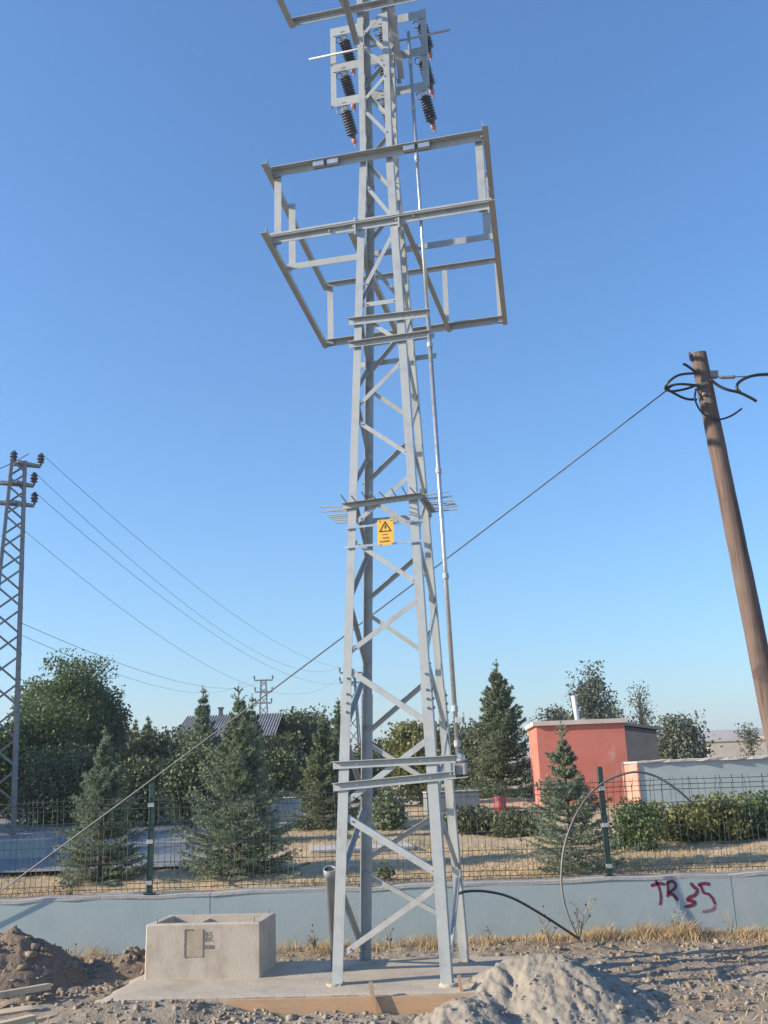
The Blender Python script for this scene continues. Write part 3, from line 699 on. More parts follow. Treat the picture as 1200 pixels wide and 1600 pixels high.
def pcable(name, pts, r, label, off=-.13, mt='cable', k=5.333, ox=980, oy=520, Y=YP):
    r *= .95; P = smooth_path([aty(ox + q[0] / k, oy + q[1] / k, Y + (q[2] if len(q) > 2 else off)) for q in pts], 6)
    b = MB(); b.tube(P, r, 8); return tag(b.obj(name, mt, None, True), label, 'cable')
pcable('cable_loop', [(590, 335, -.11), (440, 350), (350, 405), (318, 465, -.05), (370, 487, .06), (480, 470, .1), (570, 440, .1)], .017, 'upper black cable loop on the left of the wooden pole\'s head')
pcable('cable_loop', [(600, 440, -.11), (430, 428), (335, 462, -.05), (420, 520, .05), (500, 552, .08), (580, 556, .1)], .017, 'lower black cable loop on the left of the wooden pole\'s head')
pcable('cable_tail', [(572, 470, .0), (566, 560, -.1), (620, 660, -.13), (700, 708, -.14), (780, 720, -.12), (870, 690, -.1), (955, 632, -.1)], .013, 'thin black cable tail drooping across the wooden pole below its loops')
pcable('cable_end', [(690, 385, -.1), (760, 440, -.1), (840, 475), (940, 500), (1040, 548), (1078, 572)], .019, 'short black cable end sticking out right of the wooden pole')
pcable('service_cable', [(945, 500, -.13), (915, 465), (925, 420), (985, 378), (1080, 352), (1173, 345), (1500, 330)], .02, 'thick black cable curling in from the right to the wooden pole', Y=YP)
pcable('cable_stub', [(465, 258, -.1), (500, 275, -.1), (575, 330, -.1)], .018, 'short dark cable stub on the upper left of the wooden pole\'s head')
pcable('strain_wire', [(700, 372, -.06), (760, 366, -.06), (870, 366, -.06), (960, 365, -.06), (1500, 340, -.06)], .008, 'thin strain wire running right from the wooden pole\'s head', mt='wire')
p0, p1 = aty(980 + 765 / 5.333, 520 + 372 / 5.333, YP - .06), aty(980 + 890 / 5.333, 520 + 368 / 5.333, YP - .06)
b = MB(); b.tube([p0, p0 * .75 + p1 * .25, p0 * .1 + p1 * .9, p1], [.012, .024, .022, .03], 8)
tag(b.obj('strain_clamp', 'steel_old', None, True), 'small metal strain clamp just right of the wooden pole\'s head', 'clamp')
# stay wire from the pole across the picture to the ground at the left
p0, p1 = aty(1052, 602, YP + .02), aty(-180, 1525, 11.685)
b = MB(); b.tube(sag(p0, p1, .05, 30), .0085, 6)
tag(b.obj('stay_wire', 'wire', None, True), 'long straight stay wire slanting down left from the wooden pole behind the tower', 'wire')

# loose cables between tower foot and fence
P = [aty(x, y, Y) for x, y, Y in ((713, 1398, 10.0), (728, 1393, 10.0), (760, 1393, 10.15), (800, 1403, 10.3), (850, 1431, 10.7), (905, 1467, 11.15))]
b = MB(); b.tube(smooth_path(P, 6), .013, 8); tag(b.obj('ground_cable', 'cable', None, True), 'black cable drooping from the tower\'s right foot to the ground', 'cable')
P = [aty(x, y, Y) for x, y, Y in ((904, 1468, 11.2), (893, 1444, 11.27), (882, 1412, 11.33), (877, 1372, 11.40), (883, 1318, 11.46), (905, 1264, 11.5), (938, 1226, 11.52), (985, 1207, 11.55), (1022, 1212, 11.58), (1058, 1234, 11.6), (1084, 1257, 11.64))]
b = MB(); b.tube(smooth_path(P, 6), .013, 8); tag(b.obj('arching_cable', 'cable_grey', None, True), 'stiff cable arching up from the weeds over the fence top', 'cable')
# ------------------------------------------------------------------ planks, bottom left
def plank(a, c, w, t, rollv, label, z0=0):
    p0, p1 = np.asarray(a), np.asarray(c); b = MB(); b.bar(p0, p1, w, t, nrm(ZV + np.array([0, rollv, 0])))
    return tag(b.obj('plank', 'plank', None), label, 'plank', 'planks lying on the soil at the left')
plank(atz(-190, 1588, .07), atz(76, 1541, .10), .16, .05, .15, 'longest pale plank lying on the soil below the brown mound')
plank(atz(-160, 1606, .02), atz(50, 1576, .05), .10, .03, -.2, 'narrow greyish plank between the two pale planks at lower left')
plank(atz(-160, 1640, .06), atz(52, 1590, .10), .12, .045, .1, 'pale plank in the bottom left corner with sunlit top')
plank(atz(54, 1596, .035), atz(106, 1585, .06), .12, .04, .1, 'short pale plank end beside the bottom left corner planks')

# ------------------------------------------------------------------ soil mound, sand heap, rubble
def heap(name, cx, cy, rx, ry, hfun, mt, label, cat, step=.02):
    xs = np.arange(cx - rx, cx + rx, step); ys = np.arange(cy - ry, cy + ry, step); X, Y = np.meshgrid(xs, ys)
    Z = hfun(X, Y); base = front_z(X, Y)
    keep = Z > base - .03
    ny, nx = X.shape; i = np.arange(ny * nx).reshape(ny, nx)
    ok = keep[:-1, :-1] | keep[1:, :-1] | keep[:-1, 1:] | keep[1:, 1:]
    F = np.stack([i[:-1, :-1][ok], i[:-1, 1:][ok], i[1:, 1:][ok], i[1:, :-1][ok]], 1)
    used = np.unique(F); mp = -np.ones(ny * nx, int); mp[used] = np.arange(len(used))
    V = np.stack([X.ravel(), Y.ravel(), np.maximum(Z, base - .06).ravel()], 1)[used]
    return tag(npmesh(name, V, mp[F], mt, None, True), label, cat)
def mound_h(x, y):
    d = np.sqrt(((x + 3.92) / .78) ** 2 + ((y - 10.65) / .75) ** 2)
    z = .50 * np.clip(1 - d, 0, 1) ** .85 - .12 * np.clip(d - .8, 0, 1)
    d2 = np.sqrt(((x + 4.9) / 1.0) ** 2 + ((y - 10.4) / .8) ** 2)
    z = np.maximum(z, .30 * np.clip(1 - d2, 0, 1) - .12 * np.clip(d2 - .8, 0, 1))
    d3 = np.sqrt(((x + 2.75) / .75) ** 2 + ((y - 10.95) / .35) ** 2)
    z = np.maximum(z, .21 * np.clip(1 - d3, 0, 1) ** .7 - .12 * np.clip(d3 - .8, 0, 1))
    return z + (fbm(x, y, 6, 4, 61) * .16 + np.abs(fbm(x, y, 13, 3, 63)) * .12) * np.clip(1.25 - np.minimum(np.minimum(d, d2), d3), 0, 1) - .01
heap('soil_mound', -3.75, 10.65, 2.1, 1.05, mound_h, 'darkdirt', 'brown mound of dug soil clods in front of the wall, left of the block', 'mound')
def ridge(x, y, pts, slope, seed):
    """height of a heap whose crest follows pts (x,y,z), falling at slope"""
    best = np.full(x.shape, -9.)
    for (x0, y0, z0), (x1, y1, z1) in zip(pts[:-1], pts[1:]):
        dx, dy = x1 - x0, y1 - y0; l2 = dx * dx + dy * dy
        t = np.clip(((x - x0) * dx + (y - y0) * dy) / l2, 0, 1)
        d = np.hypot(x - x0 - t * dx, y - y0 - t * dy)
        best = np.maximum(best, z0 + (z1 - z0) * t - slope * np.sqrt(d * d + .004))
    return best
C1 = [tuple(aty(x, y, Y_)) for x, y, Y_ in ((738, 1543, 9.05), (768, 1510, 9.05), (800, 1491, 9.05), (845, 1488, 9.0), (880, 1492, 8.9), (905, 1512, 8.75), (938, 1548, 8.55), (985, 1585, 8.35))]
C2 = [tuple(aty(x, y, 8.45)) for x, y in ((690, 1580), (722, 1555), (752, 1562), (800, 1583), (850, 1600))]
C3 = [tuple(aty(x, y, 8.72)) for x, y in ((722, 1562), (765, 1548), (812, 1560), (870, 1578))]
C4 = [tuple(aty(x, y, Y_)) for x, y, Y_ in ((870, 1494, 9.0), (918, 1510, 8.95), (970, 1537, 8.85), (1045, 1570, 8.7))]
def sand_h(x, y):
    w = fbm(x, y, 2.5, 3, 88) * .25; wx = x + w * .5; wy = y + w * .4
    z = np.maximum(np.maximum(ridge(wx, wy, C1, .60, 1), ridge(wx, wy, C2, .6, 2)), ridge(wx, wy, C3, .6, 3)); z = np.maximum(z, ridge(wx, wy, C4, .52, 4))
    g = np.abs(fbm(x * 1.3 + y * .5, y * .8, 5.5, 4, 23))
    z = z + fbm(x, y, 3.0, 3, 81) * .07 - np.clip(g - .05, 0, 1) * .16 + np.abs(fbm(x, y, 7, 5, 83, .6)) * -.06 + fbm(x, y, 34, 3, 84, .7) * .022 + .03
    hh = .05; q = z / hh + fbm(x, y, 6, 5, 91, .6) * 3.0; fl = np.floor(q); fr_ = np.clip((q - fl - .45) / .4, 0, 1); z = z + ((fl + fr_ * fr_ * (3 - 2 * fr_)) - q) * hh * .62 + .01
    st = fbm(x, y, 2.2, 3, 19)
    return z - np.clip(st - .14, 0, 1) * .35
heap('sand_heap', 1.6, 8.75, 2.0, 1.1, sand_h, 'sand', 'grey sand heap with crumbling ridges in front of the tower\'s right foot', 'sand heap', .017)

def rocks(name, pts, sizes, mt, seed, zf):
    rg = np.random.default_rng(seed)
    base = np.array([(x, y, z) for z in (-1, 1) for y in (-1, 1) for x in (-1, 1)]) * .68
    fc = np.array([(0, 2, 1), (1, 2, 3), (4, 5, 6), (5, 7, 6), (0, 1, 5), (0, 5, 4), (2, 6, 3), (3, 6, 7), (0, 4, 2), (2, 4, 6), (1, 3, 5), (3, 7, 5)])
    n = len(pts); V = (base[None] * rg.uniform(.55, 1.3, (n, 8, 1)) + rg.uniform(-.3, .3, (n, 8, 3))) * sizes[:, None, None]
    V = V * rg.uniform(.5, 1.45, (n, 1, 3)) * np.array([1.1, 1.1, .8])
    a = rg.uniform(0, 6.28, n); ca, sa = np.cos(a)[:, None], np.sin(a)[:, None]
    V = np.stack([V[..., 0] * ca - V[..., 1] * sa, V[..., 0] * sa + V[..., 1] * ca, V[..., 2]], -1)
    V[..., 0] += pts[:, None, 0]; V[..., 1] += pts[:, None, 1]; V[..., 2] += (zf(pts[:, 0], pts[:, 1]) + sizes * .08)[:, None]
    F = fc[None] + (np.arange(n) * 8)[:, None, None]
    return stuff(npmesh(name, V.reshape(-1, 3), F.reshape(-1, 3), mt, None))
def surf(x, y): return np.maximum(front_z(x, y), np.maximum(np.where(np.abs(x + 3.75) < 2.1, mound_h(x, y), -1), np.where((np.abs(x - 1.6) < 2) & (np.abs(y - 8.75) < 1.1), sand_h(x, y), -1)))
def outside_slab(p): 
    u = (p - s0[:2]) @ sr[:2]; v = (p - s0[:2]) @ sb_[:2]; return ~((u > -.05) & (u < 4.0) & (v > -.06) & (v < 1.66))
def scatter(n, x0, x1, y0, y1, lo, hi, pw, seed):
    rg = np.random.default_rng(seed); p = np.stack([rg.uniform(x0, x1, n), rg.uniform(y0, y1, n)], 1); p = p[outside_slab(p)]
    dens = (fbm(p[:, 0], p[:, 1], 1.6, 3, seed + 5) - (9 * (sand_h(p[:, 0], p[:, 1]) > front_z(p[:, 0], p[:, 1]) + .015) * (np.abs(p[:, 0] - 1.6) < 2) * (np.abs(p[:, 1] - 8.75) < 1.1) if seed != 32 else 0)) + rg.uniform(-.25, .25, len(p)); p = p[dens > -.12]
    return p, lo + (hi - lo) * rg.random(len(p)) ** pw
p, s = scatter(7000, -5.4, 4.8, 7.9, 11.6, .004, .032, 4.5, 1); stuff(rocks('soil_clods', p, s, 'rockdark', 3, surf)).__setitem__('label', 'small brown soil clods scattered over the dug ground')
p, s = scatter(1500, -2.9, -.2, 8.2, 9.0, .004, .028, 3.5, 2); o = rocks('pale_rubble', p, s, 'rock', 4, surf); o['label'] = 'pale concrete rubble in front of the slab'
p, s = scatter(1500, 1.2, 4.9, 8.2, 11.3, .004, .035, 5, 12); o = rocks('pale_stones', p, s, 'rock', 14, surf); o['label'] = 'pale pebbles on the ground right of the sand heap'
p, s = scatter(2200, -5.6, -2.0, 9.8, 11.5, .006, .05, 3.6, 22); o = rocks('mound_clods', p, s, 'rockdark', 24, surf); o['label'] = 'brown clods on the soil mound'
p, s = scatter(1500, -.4, 3.3, 7.9, 9.5, .003, .022, 3.5, 32); o = rocks('sand_lumps', p, s, 'sand', 34, surf); o['label'] = 'crumbled lumps of grey sand'
for (x, y, sz, lab, seed) in ((1156, 1491, .085, 'single pale stone on the soil at the right, below the red lettering', 5), (158, 1568, .075, 'pale broken stone at the slab\'s front left corner', 6), (970, 1578, .045, 'round grey stone at the sand heap\'s lower right', 9)):
    q = atz(x, y, .03); o = rocks('stone', np.array([[q[0], q[1]]]), np.array([sz]), 'rock', seed, surf); del o['kind']; tag(o, lab, 'stone')
for k, (u, v, sz) in enumerate(((.9, .14, .03), (1.0, .2, .02))): pass

# ------------------------------------------------------------------ grass, weeds
def blades(name, P, H, mt, seed, lean=.35, wid=.006, parent=None):
    rg = np.random.default_rng(seed); n = len(P); a = rg.uniform(0, 6.28, n); l = rg.uniform(0, lean, n)
    d = np.stack([np.cos(a) * l, np.sin(a) * l, np.ones(n)], 1); sdir = np.stack([-np.sin(a + 1), np.cos(a + 1), 0 * a], 1) * wid
    mid = P + d * (H * .55)[:, None]; d2 = d + np.stack([np.cos(a) * l, np.sin(a) * l, -.25 * l], 1)
    tip = mid + d2 * (H * .45)[:, None]
    V = np.stack([P - sdir, P + sdir, mid + sdir * .7, mid - sdir * .7, tip], 1).reshape(-1, 3)
    i = np.arange(n)[:, None] * 5
    F = np.concatenate([i + np.array([[0, 1, 2]]), i + np.array([[0, 2, 3]]), i + np.array([[3, 2, 4]])])
    return npmesh(name, V, F, mt, parent)
rg = np.random.default_rng(8); n = 16000
x = rg.uniform(-5.3, 5.2, n); y = 11.66 - np.abs(rg.normal(0, .16, n))
dens = np.interp(x, [-5, -2.5, -1.2, -.9, .6, 1.2, 2.2, 3.2, 4.2, 5.2], [.05, .12, .35, .7, .5, .85, .9, 1, .75, .4]) + fbm(x, y * 0, 3, 3, 4) * 1.4
kp = rg.random(n) < dens; x, y = x[kp], y[kp]
H = rg.uniform(.015, .085, len(x)) * (1 + 2.2 * np.clip(fbm(x, y * 0, 2.3, 3, 6) + .1, 0, 1) * 2)
o = stuff(blades('dry_grass', np.stack([x, y, front_z(x, y) - .01], 1), H, 'grass', 9, .8, .0035)); o['label'] = 'dry straw-coloured grass along the foot of the wall'
n = 1600; x = rg.uniform(1.2, 4.8, n); y = rg.uniform(8.2, 11.2, n)
kp = (fbm(x, y, 1.8, 3, 14) > .03); x, y = x[kp], y[kp]
o = stuff(blades('fallen_straw', np.stack([x, y, surf(x, y)], 1), rg.uniform(.03, .10, len(x)), 'grass', 19, 1.5, .004)); o['label'] = 'bits of straw strewn on the soil at the right'
n = 60000; y = 11.95 + (rg.random(n) ** 1.7) * 11; x = rg.uniform(-.42, .44, n) * (y + 2) * 1.15
kp = fbm(x, y, 1.1, 3, 15) + fbm(x, y, .35, 2, 16) > -.05; x, y = x[kp], y[kp]
o = stuff(blades('park_grass', np.stack([x, y, park_z(x, y) - .01], 1), rg.uniform(.015, .06, len(x)) * (1 + 1.2 * np.clip(fbm(x, y, .8, 2, 17), 0, 1)), 'grass', 29, .9, .006)); o['label'] = 'dry yellow grass on the ground behind the fence'
def weed(px, py, Y, h, n, seed, label):
    rr = random.Random(seed); q = aty(px, py, Y); z = float(front_z(q[0], q[1])) if Y < 11.7 else q[2]; q = np.array([q[0], q[1], z])
    root = tag(empty('dry_weed', q), label, 'weed', 'dead weeds along the wall')
    b = MB(); hd = MB()
    for k in range(n):
        a = rr.uniform(0, 6.28); l = rr.uniform(.1, .7); hh = h * rr.uniform(.5, 1)
        P = [q, q + np.array([cos(a) * l * .3, sin(a) * l * .15, .45]) * hh, q + np.array([cos(a) * l * .9, sin(a) * l * .3, 1 - .2 * l]) * hh]
        P = smooth_path(P, 3); b.tube(P, [.0055 * (1 - .6 * i / len(P)) for i in range(len(P))], 4)
        for m_ in range(2):
            p = P[rr.randint(2, len(P) - 1)]; e = p + np.array([rr.uniform(-.6, .6), rr.uniform(-.2, .2), rr.uniform(.1, .6)]) * hh * .35; b.tube([p, e], .003, 4)
            if rr.random() < .5: hd.lathe(e, e + ZV * .025, [(0, .004), (.4, .012), (1, .005)], 5)
    b.obj('stems', 'weed', root)
    if hd.v: stuff(hd.obj('seed_heads', 'bark', root))
for a in ((905, 1472, 11.35, .50, 9, 1, 'large bare dead weed where the two loose cables meet'), (858, 1478, 11.3, .42, 7, 2, 'tangled dead weed just left of the arching cable\'s foot'),
          (765, 1485, 11.4, .26, 5, 3, 'low dead weed by the wall right of the tower\'s foot'), (1060, 1470, 11.45, .42, 5, 4, 'thin tall dead stalks under the red lettering'),
          (1145, 1470, 11.45, .40, 5, 5, 'thin pale stalks right of the red lettering'), (105, 1482, 11.3, .26, 4, 6, 'small dead weed behind the brown soil mound'),
          (490, 1490, 11.4, .28, 8, 7, 'dry bushy weed at the wall between block and tower'), (610, 1492, 11.45, .34, 6, 8, 'dry weed at the wall seen between the tower legs')): weed(*a)

# ================================================================== PARK BEHIND THE FENCE
def lowwall(name, mt, X0, X1, Y0, Y1, z0, z1, label, rz=0, cap='coping'):
    root = tag(empty(name, ((X0 + X1) / 2, Y0, z0)), label, 'wall')
    c = np.array([(X0 + X1) / 2, (Y0 + Y1) / 2, 0])
    b = MB(); b.box(c + ZV * (z0 + z1) / 2, X1 - X0, Y1 - Y0, z1 - z0, rz); b.obj('wall_body', mt, root)
    b = MB(); b.box(c + ZV * (z1 + .012), X1 - X0 + .02, Y1 - Y0 + .02, .03, rz); b.obj('wall_cap', cap, root); return root
q0, q1 = aty(480, 1337, 15), aty(640, 1330, 15); zt = aty(560, 1328, 15)[2]
lowwall('low_slab', 'bluepaint', q0[0], q1[0], 14.9, 16.2, .5, zt, 'low pale-topped blue-grey slab behind the fence, seen between the tower legs', radians(6), 'coping')
q0, q1 = aty(-120, 1330, 15.5), aty(78, 1312, 15.5); lowwall('low_wall', 'bluepaint', q0[0] - 1, q1[0], 15.2, 15.6, .4, float(aty(40, 1314, 15.5)[2]), 'low blue-grey wall behind the fence at the left edge', radians(5))
q0, q1 = aty(415, 1262, 21), aty(470, 1262, 21); lowwall('low_box', 'bluepaint', q0[0], q1[0], 20.8, 22, .6, float(aty(440, 1249, 21)[2]), 'small blue-grey low box behind the big spruce', radians(4))
q0, q1 = aty(700, 1247, 22), aty(746, 1247, 22); lowwall('low_box', 'paving', q0[0] - .5, q1[0], 21.8, 22.6, .6, float(aty(725, 1237, 22)[2]), 'low blue-grey box just right of the tower, before the dark spruce', radians(4))  # darker colour stands in for the shade on this box

# red kiosk
YR = 23.0
q0, q1 = aty(847, 1200, YR), aty(985, 1200, YR); zt = float(aty(915, 1131, YR)[2]); kw = q1[0] - q0[0]
kio = tag(empty('red_kiosk', ((q0[0] + q1[0]) / 2, YR, 1.0)), 'small windowless red rendered building with pale roof edge', 'building')
kc = np.array([(q0[0] + q1[0]) / 2, YR + 1.1, 0]); kr = radians(-3)
b = MB(); b.box(kc + ZV * (zt + .7) / 2, kw, 2.2, zt - .7, kr); b.obj('wall', 'red', kio)
b = MB(); b.box(kc + ZV * (zt + .045), kw + .16, 2.36, .1, kr); rf = b.obj('roof', 'roofcap', kio)
b = MB(); p = np.array(aty(903, 1128, YR + .5)); b.tube([p - ZV * .1, p + np.array([-.06, 0, .62])], .055, 10); b.obj('vent_pipe', 'white', rf, True)
q0_ = aty(838, 1265, YR); b = MB(); b.box((kc[0] - kw / 2 - .05, YR - .02, 1.35), .1, .14, .7, kr); b.obj('pilaster', 'redpale', kio)
# grey shed behind it
YG = 26.5; q0, q1 = aty(960, 1190, YG), aty(1031, 1190, YG); za, zb = float(aty(985, 1124, YG)[2]), float(aty(1030, 1142, YG)[2])
gs = tag(empty('grey_shed', (q0[0], YG, 1.0)), 'plain dark grey rendered shed with sloping roof behind the red building', 'shed')
b = MB(); vs = []
for yy in (YG, YG + 3): vs += [(q0[0] - .6, yy, .8), (q1[0], yy, .8), (q1[0], yy, zb), (q0[0] - .6, yy, za + .02)]
b.add(vs, [(0, 1, 2, 3), (7, 6, 5, 4), (1, 5, 6, 2), (0, 3, 7, 4), (3, 2, 6, 7)]); b.obj('wall', 'greyrender', gs)
b = MB(); b.add([(q0[0] - .7, YG - .1, za + .02), (q1[0] + .1, YG - .1, zb + .02), (q1[0] + .1, YG + 3.1, zb + .02), (q0[0] - .7, YG + 3.1, za + .02), (q0[0] - .7, YG - .1, za + .09), (q1[0] + .1, YG - .1, zb + .1), (q1[0] + .1, YG + 3.1, zb + .1), (q0[0] - .7, YG + 3.1, za + .09)],
      [(0, 1, 2, 3), (4, 5, 6, 7), (0, 1, 5, 4), (1, 2, 6, 5), (2, 3, 7, 6), (3, 0, 4, 7)]); b.obj('roof', 'greyrender', gs)
# blue planter wall with red end
YB = 20.5; q0 = aty(1000, 1210, YB); zt = float(aty(1100, 1189, YB)[2])
bw = tag(empty('planter_wall', (q0[0] + 4, YB, 1.0)), 'thick blue-grey retaining wall with red painted end beside the red building', 'wall')
b = MB(); b.box((q0[0] + 5, YB + .7, (zt + .5) / 2), 10, 1.4, zt - .5, radians(-1)); b.obj('wall_body', 'bluepaint', bw)
b = MB(); b.box((q0[0] - .012, YB + .78, (zt + .5) / 2 - .01), .03, 1.44, zt - .51, radians(-1)); b.obj('end_face', 'redpale', bw)
n = 60; xx = np.linspace(q0[0] - .03, q0[0] + 10, n); rr = random.Random(3); vs = []
for x in xx:
    e = rr.uniform(-.02, .03); vs += [(x, YB + .06 * rr.random() - .09 - .0175 * (x - q0[0] - 5), zt + .003), (x, YB - .05 - .0175 * (x - q0[0] - 5), zt + .05 + e), (x, YB + 1.45, zt + .05 + rr.uniform(-.02, .03)), (x, YB + 1.47, zt)]
b = MB(); b.add(vs, [f for k in range(n - 1) for f in ((4 * k, 4 * k + 4, 4 * k + 5, 4 * k + 1), (4 * k + 1, 4 * k + 5, 4 * k + 6, 4 * k + 2), (4 * k + 2, 4 * k + 6, 4 * k + 7, 4 * k + 3))] + [(0, 1, 2, 3)]); b.obj('rough_mortar_top', 'coping', bw)
# pale far wall
YQ = 44; q0, q1 = aty(1108, 1180, YQ), aty(1290, 1180, YQ); zt = float(aty(1150, 1158, YQ)[2])
pw = tag(empty('far_wall', (q0[0], YQ, 1.2)), 'pale sunlit block wall in the distance beside the wooden pole', 'wall')
b = MB(); b.box(((q0[0] + q1[0]) / 2, YQ, (zt + .9) / 2), q1[0] - q0[0], .3, zt - .9, radians(-4)); b.obj('wall_body', 'palewall', pw)
b = MB(); b.box(((q0[0] + q1[0]) / 2, YQ, zt + .05), q1[0] - q0[0] + .1, .4, .09, radians(-4)); b.obj('wall_cap', 'palewall', pw)
b = MB(); x0_ = float(aty(1078, 1180, YQ)[0]); b.box(((x0_ + q0[0]) / 2, YQ + .3, zt - .55), q0[0] - x0_ - .1, .06, 1.1, radians(-4)); fg = b.obj('plank_gate', 'steel_old', pw)
# red plastic thing under the spruce
p = aty(781, 1250, 21.5); rc = tag(empty('red_barrel', p), 'small red plastic barrel at the foot of the dark spruce', 'barrel')
b = MB(); b.lathe(p - ZV * .3, p + ZV * .1, [(0, .11), (.1, .13), (.35, .13), (.4, .14), (.45, .13), (.9, .13), (1, .1)], 14); b.obj('barrel_body', 'redcloth', rc, True)

# house with corrugated roof among the trees
YH = 34; hl, hr = aty(268, 1150, YH), aty(430, 1150, YH); zr, ze = float(aty(370, 1116, YH + 2.5)[2]), float(aty(370, 1152, YH)[2])
hs = tag(empty('low_house', ((hl[0] + hr[0]) / 2, YH, 1.2)), 'low house with grey corrugated roof half hidden behind the spruces', 'house')
b = MB(); b.box(((hl[0] + hr[0]) / 2, YH + 2.6, (ze + .8) / 2), hr[0] - hl[0] - .5, 4.4, ze - .8); b.obj('wall', 'housewall', hs)
n = 150; xx = np.linspace(hl[0], hr[0], n); vs = []; fs = []
for k, x in enumerate(xx):
    e = .035 * sin(k * pi / 2 + .7); vs += [(x, YH - .1, ze + e), (x, YH + 2.6, zr + e), (x, YH + 5.2, ze + e)]
fs = [f for k in range(n - 1) for f in ((3 * k, 3 * k + 3, 3 * k + 4, 3 * k + 1), (3 * k + 1, 3 * k + 4, 3 * k + 5, 3 * k + 2))]
b = MB(); b.add(vs, fs); rf = b.obj('roof', 'roof', hs)
b = MB(); p = aty(345, 1120, YH + 2.5); b.box(p, .14, .14, .6); b.box(p + ZV * .32, .2, .2, .06); b.obj('chimney', 'greyrender', rf)
p = aty(291, 1209, YH - 2); lb = tag(empty('sunlit_wall_patch', p), 'small patch of blue wall, sunlight painted as white stripes, under the trees', 'panel')  # sunlit bit of blue wall, its light painted as white stripes
b = MB(); b.box(p, .42, .04, .95); b.obj('blue_wall_piece', 'bluepatch', lb)
for k in range(4): b = MB(); b.box(p + np.array([.03 * (k % 2), -.03, .32 - .2 * k]), .36, .02, .085); b.obj('painted_sun_stripe', 'white', lb)

# ------------------------------------------------------------------ distant towers and lines
def small_tower(base, w0, w1, zt, rot, label, name='distant_tower', mt='steel_old', npan=12, detailed=True, arms=(), armlen=.6, grp='power line towers in the distance'):
    base = np.asarray(base, float); root = tag(empty(name, base), label, 'tower', grp)
    a = np.array([cos(rot), sin(rot), 0]); b_ = np.array([-sin(rot), cos(rot), 0])
    def c(su, sv, t): w = (w0 + (w1 - w0) * t) / 2; return base + a * su * w + b_ * sv * w + ZV * zt * t
    sig = 1 if detailed else 1.6
    for su in (-1, 1):
        for sv in (-1, 1):
            b = MB(); b.angle(c(su, sv, 0), c(su, sv, 1), -a * su, -b_ * sv, .068 * sig, .012); b.obj('leg', mt, root)
    joined = MB()
    ts = (w0 - w0 * (w1 / w0) ** (np.arange(npan + 1) / npan)) / (w0 - w1)
    for f, (s0_, s1_, nn) in enumerate((((-1, -1), (1, -1), b_), ((1, -1), (1, 1), -a), ((1, 1), (-1, 1), -b_), ((-1, 1), (-1, -1), a))):
        for i in range(npan):
            A, B = (s0_, s1_) if (i + f) % 2 else (s1_, s0_)
            p0, p1 = c(*A, ts[i]), c(*B, ts[i + 1]); b = MB() if detailed else joined
            b.bar(p0 + nn * .012, p1 + nn * .012, .042 * sig, .008, nn)
            if detailed: b.obj('brace', mt, root)
    if not detailed: joined.obj('bracing', mt, root)
    ends = []
    for t, l, r_ in arms:
        p = base + ZV * t
        b = MB(); b.bar(p - a * l, p + a * r_, .07 * sig, .07 * sig, ZV)
        if detailed: b.bar(p - a * l, p + b_ * -.2, .05, .06, ZV); b.bar(p + a * r_, p + b_ * -.2, .05, .06, ZV)
        o = b.obj('cross_arm', mt, root)
        for e in (p - a * l, p + a * r_):
            bb = MB(); bb.lathe(e + ZV * .02, e + ZV * (.30 if detailed else .4), [(0, .03), (.2, .03), (.25, .08), (.4, .05), (.5, .09), (.65, .05), (.75, .085), (.9, .05), (1, .03)], 8); bb.obj('insulator', 'polymer', o); ends.append(e + ZV * (.3 if detailed else .4))
    return root, ends
YT = 19.5
tb = aty(-32, 1262, YT); tt = aty(36, 722, YT); zt = float(tt[2] - 1.0)
# vertical tower; base follows its top straight down
tbase = np.array([tt[0] - .10, YT, 1.0])
_, e1 = small_tower(tbase, .82, .33, zt, radians(24), 'old steel lattice power tower at the left edge in front of the tree', 'power_tower', npan=17,
                    arms=((zt - .05, .10, .45), (zt - .50, .45, .34), (zt - .94, .50, .37)), grp='power line towers in the distance')
pB = aty(553, 1180, 72); _, e2 = small_tower((pB[0], 72, 1.4), 1.2, .5, float(aty(553, 1048, 72)[2] - 1.4), .2, 'tiny far tower seen between the main tower\'s left legs', npan=8, detailed=False, arms=((float(aty(553, 1051, 72)[2] - 1.4), .9, .9), (float(aty(553, 1066, 72)[2] - 1.4), .9, .9)))
pC = aty(412, 1190, 80); zc = float(aty(412, 1062, 80)[2] - 1.4)
_, e3 = small_tower((pC[0], 80, 1.4), 1.2, .5, zc, .1, 'thin far lattice tower with three crossarms above the spruces', npan=9, detailed=False, arms=((zc - .05, .75, .75), (zc - 1.0, .7, .7), (zc - 1.9, .65, .65)))
def lineobj(p0, p1, s_, r, label):
    b = MB(); b.tube(sag(p0, p1, s_, 36), r, 5); tag(b.obj('power_line', 'line', None, True), label, 'power line', 'power lines')
lab = ['topmost power line running from the left tower down to the right', 'second power line from the left tower down to the right', 'third power line from the left tower, lowest of its group']
tg = [e2[1], e2[0], e2[3]]
for k in range(3):
    lineobj(e1[2 * k + 1], tg[k], (1.5, 1.7, 1.9)[k], .0055, lab[k])
lineobj(tbase + ZV * (zt - 1.5) + np.array([.2, 0, 0]), e2[2], 2.2, .005, 'faint power line below the left tower\'s crossarms')
lineobj(aty(30, 972, YT), e3[1], 1.2, .006, 'low power line from the left tower to the far three-armed tower')
lineobj(aty(28, 990, YT), e3[0], 1.3, .005, 'lowest power line from the left tower over the treetops')
lineobj(aty(45, 709, YT + .2), aty(-200, 770, YT - 8), .2, .010, 'short line leaving the left tower\'s top to the left')
pD = aty(180, 1190, 60); b = MB(); zz = float(aty(180, 1130, 60)[2]); up = tag(empty('far_pole', (pD[0], 60, 1.4)), 'tiny far wooden pole above the trees left of the roof', 'utility pole')
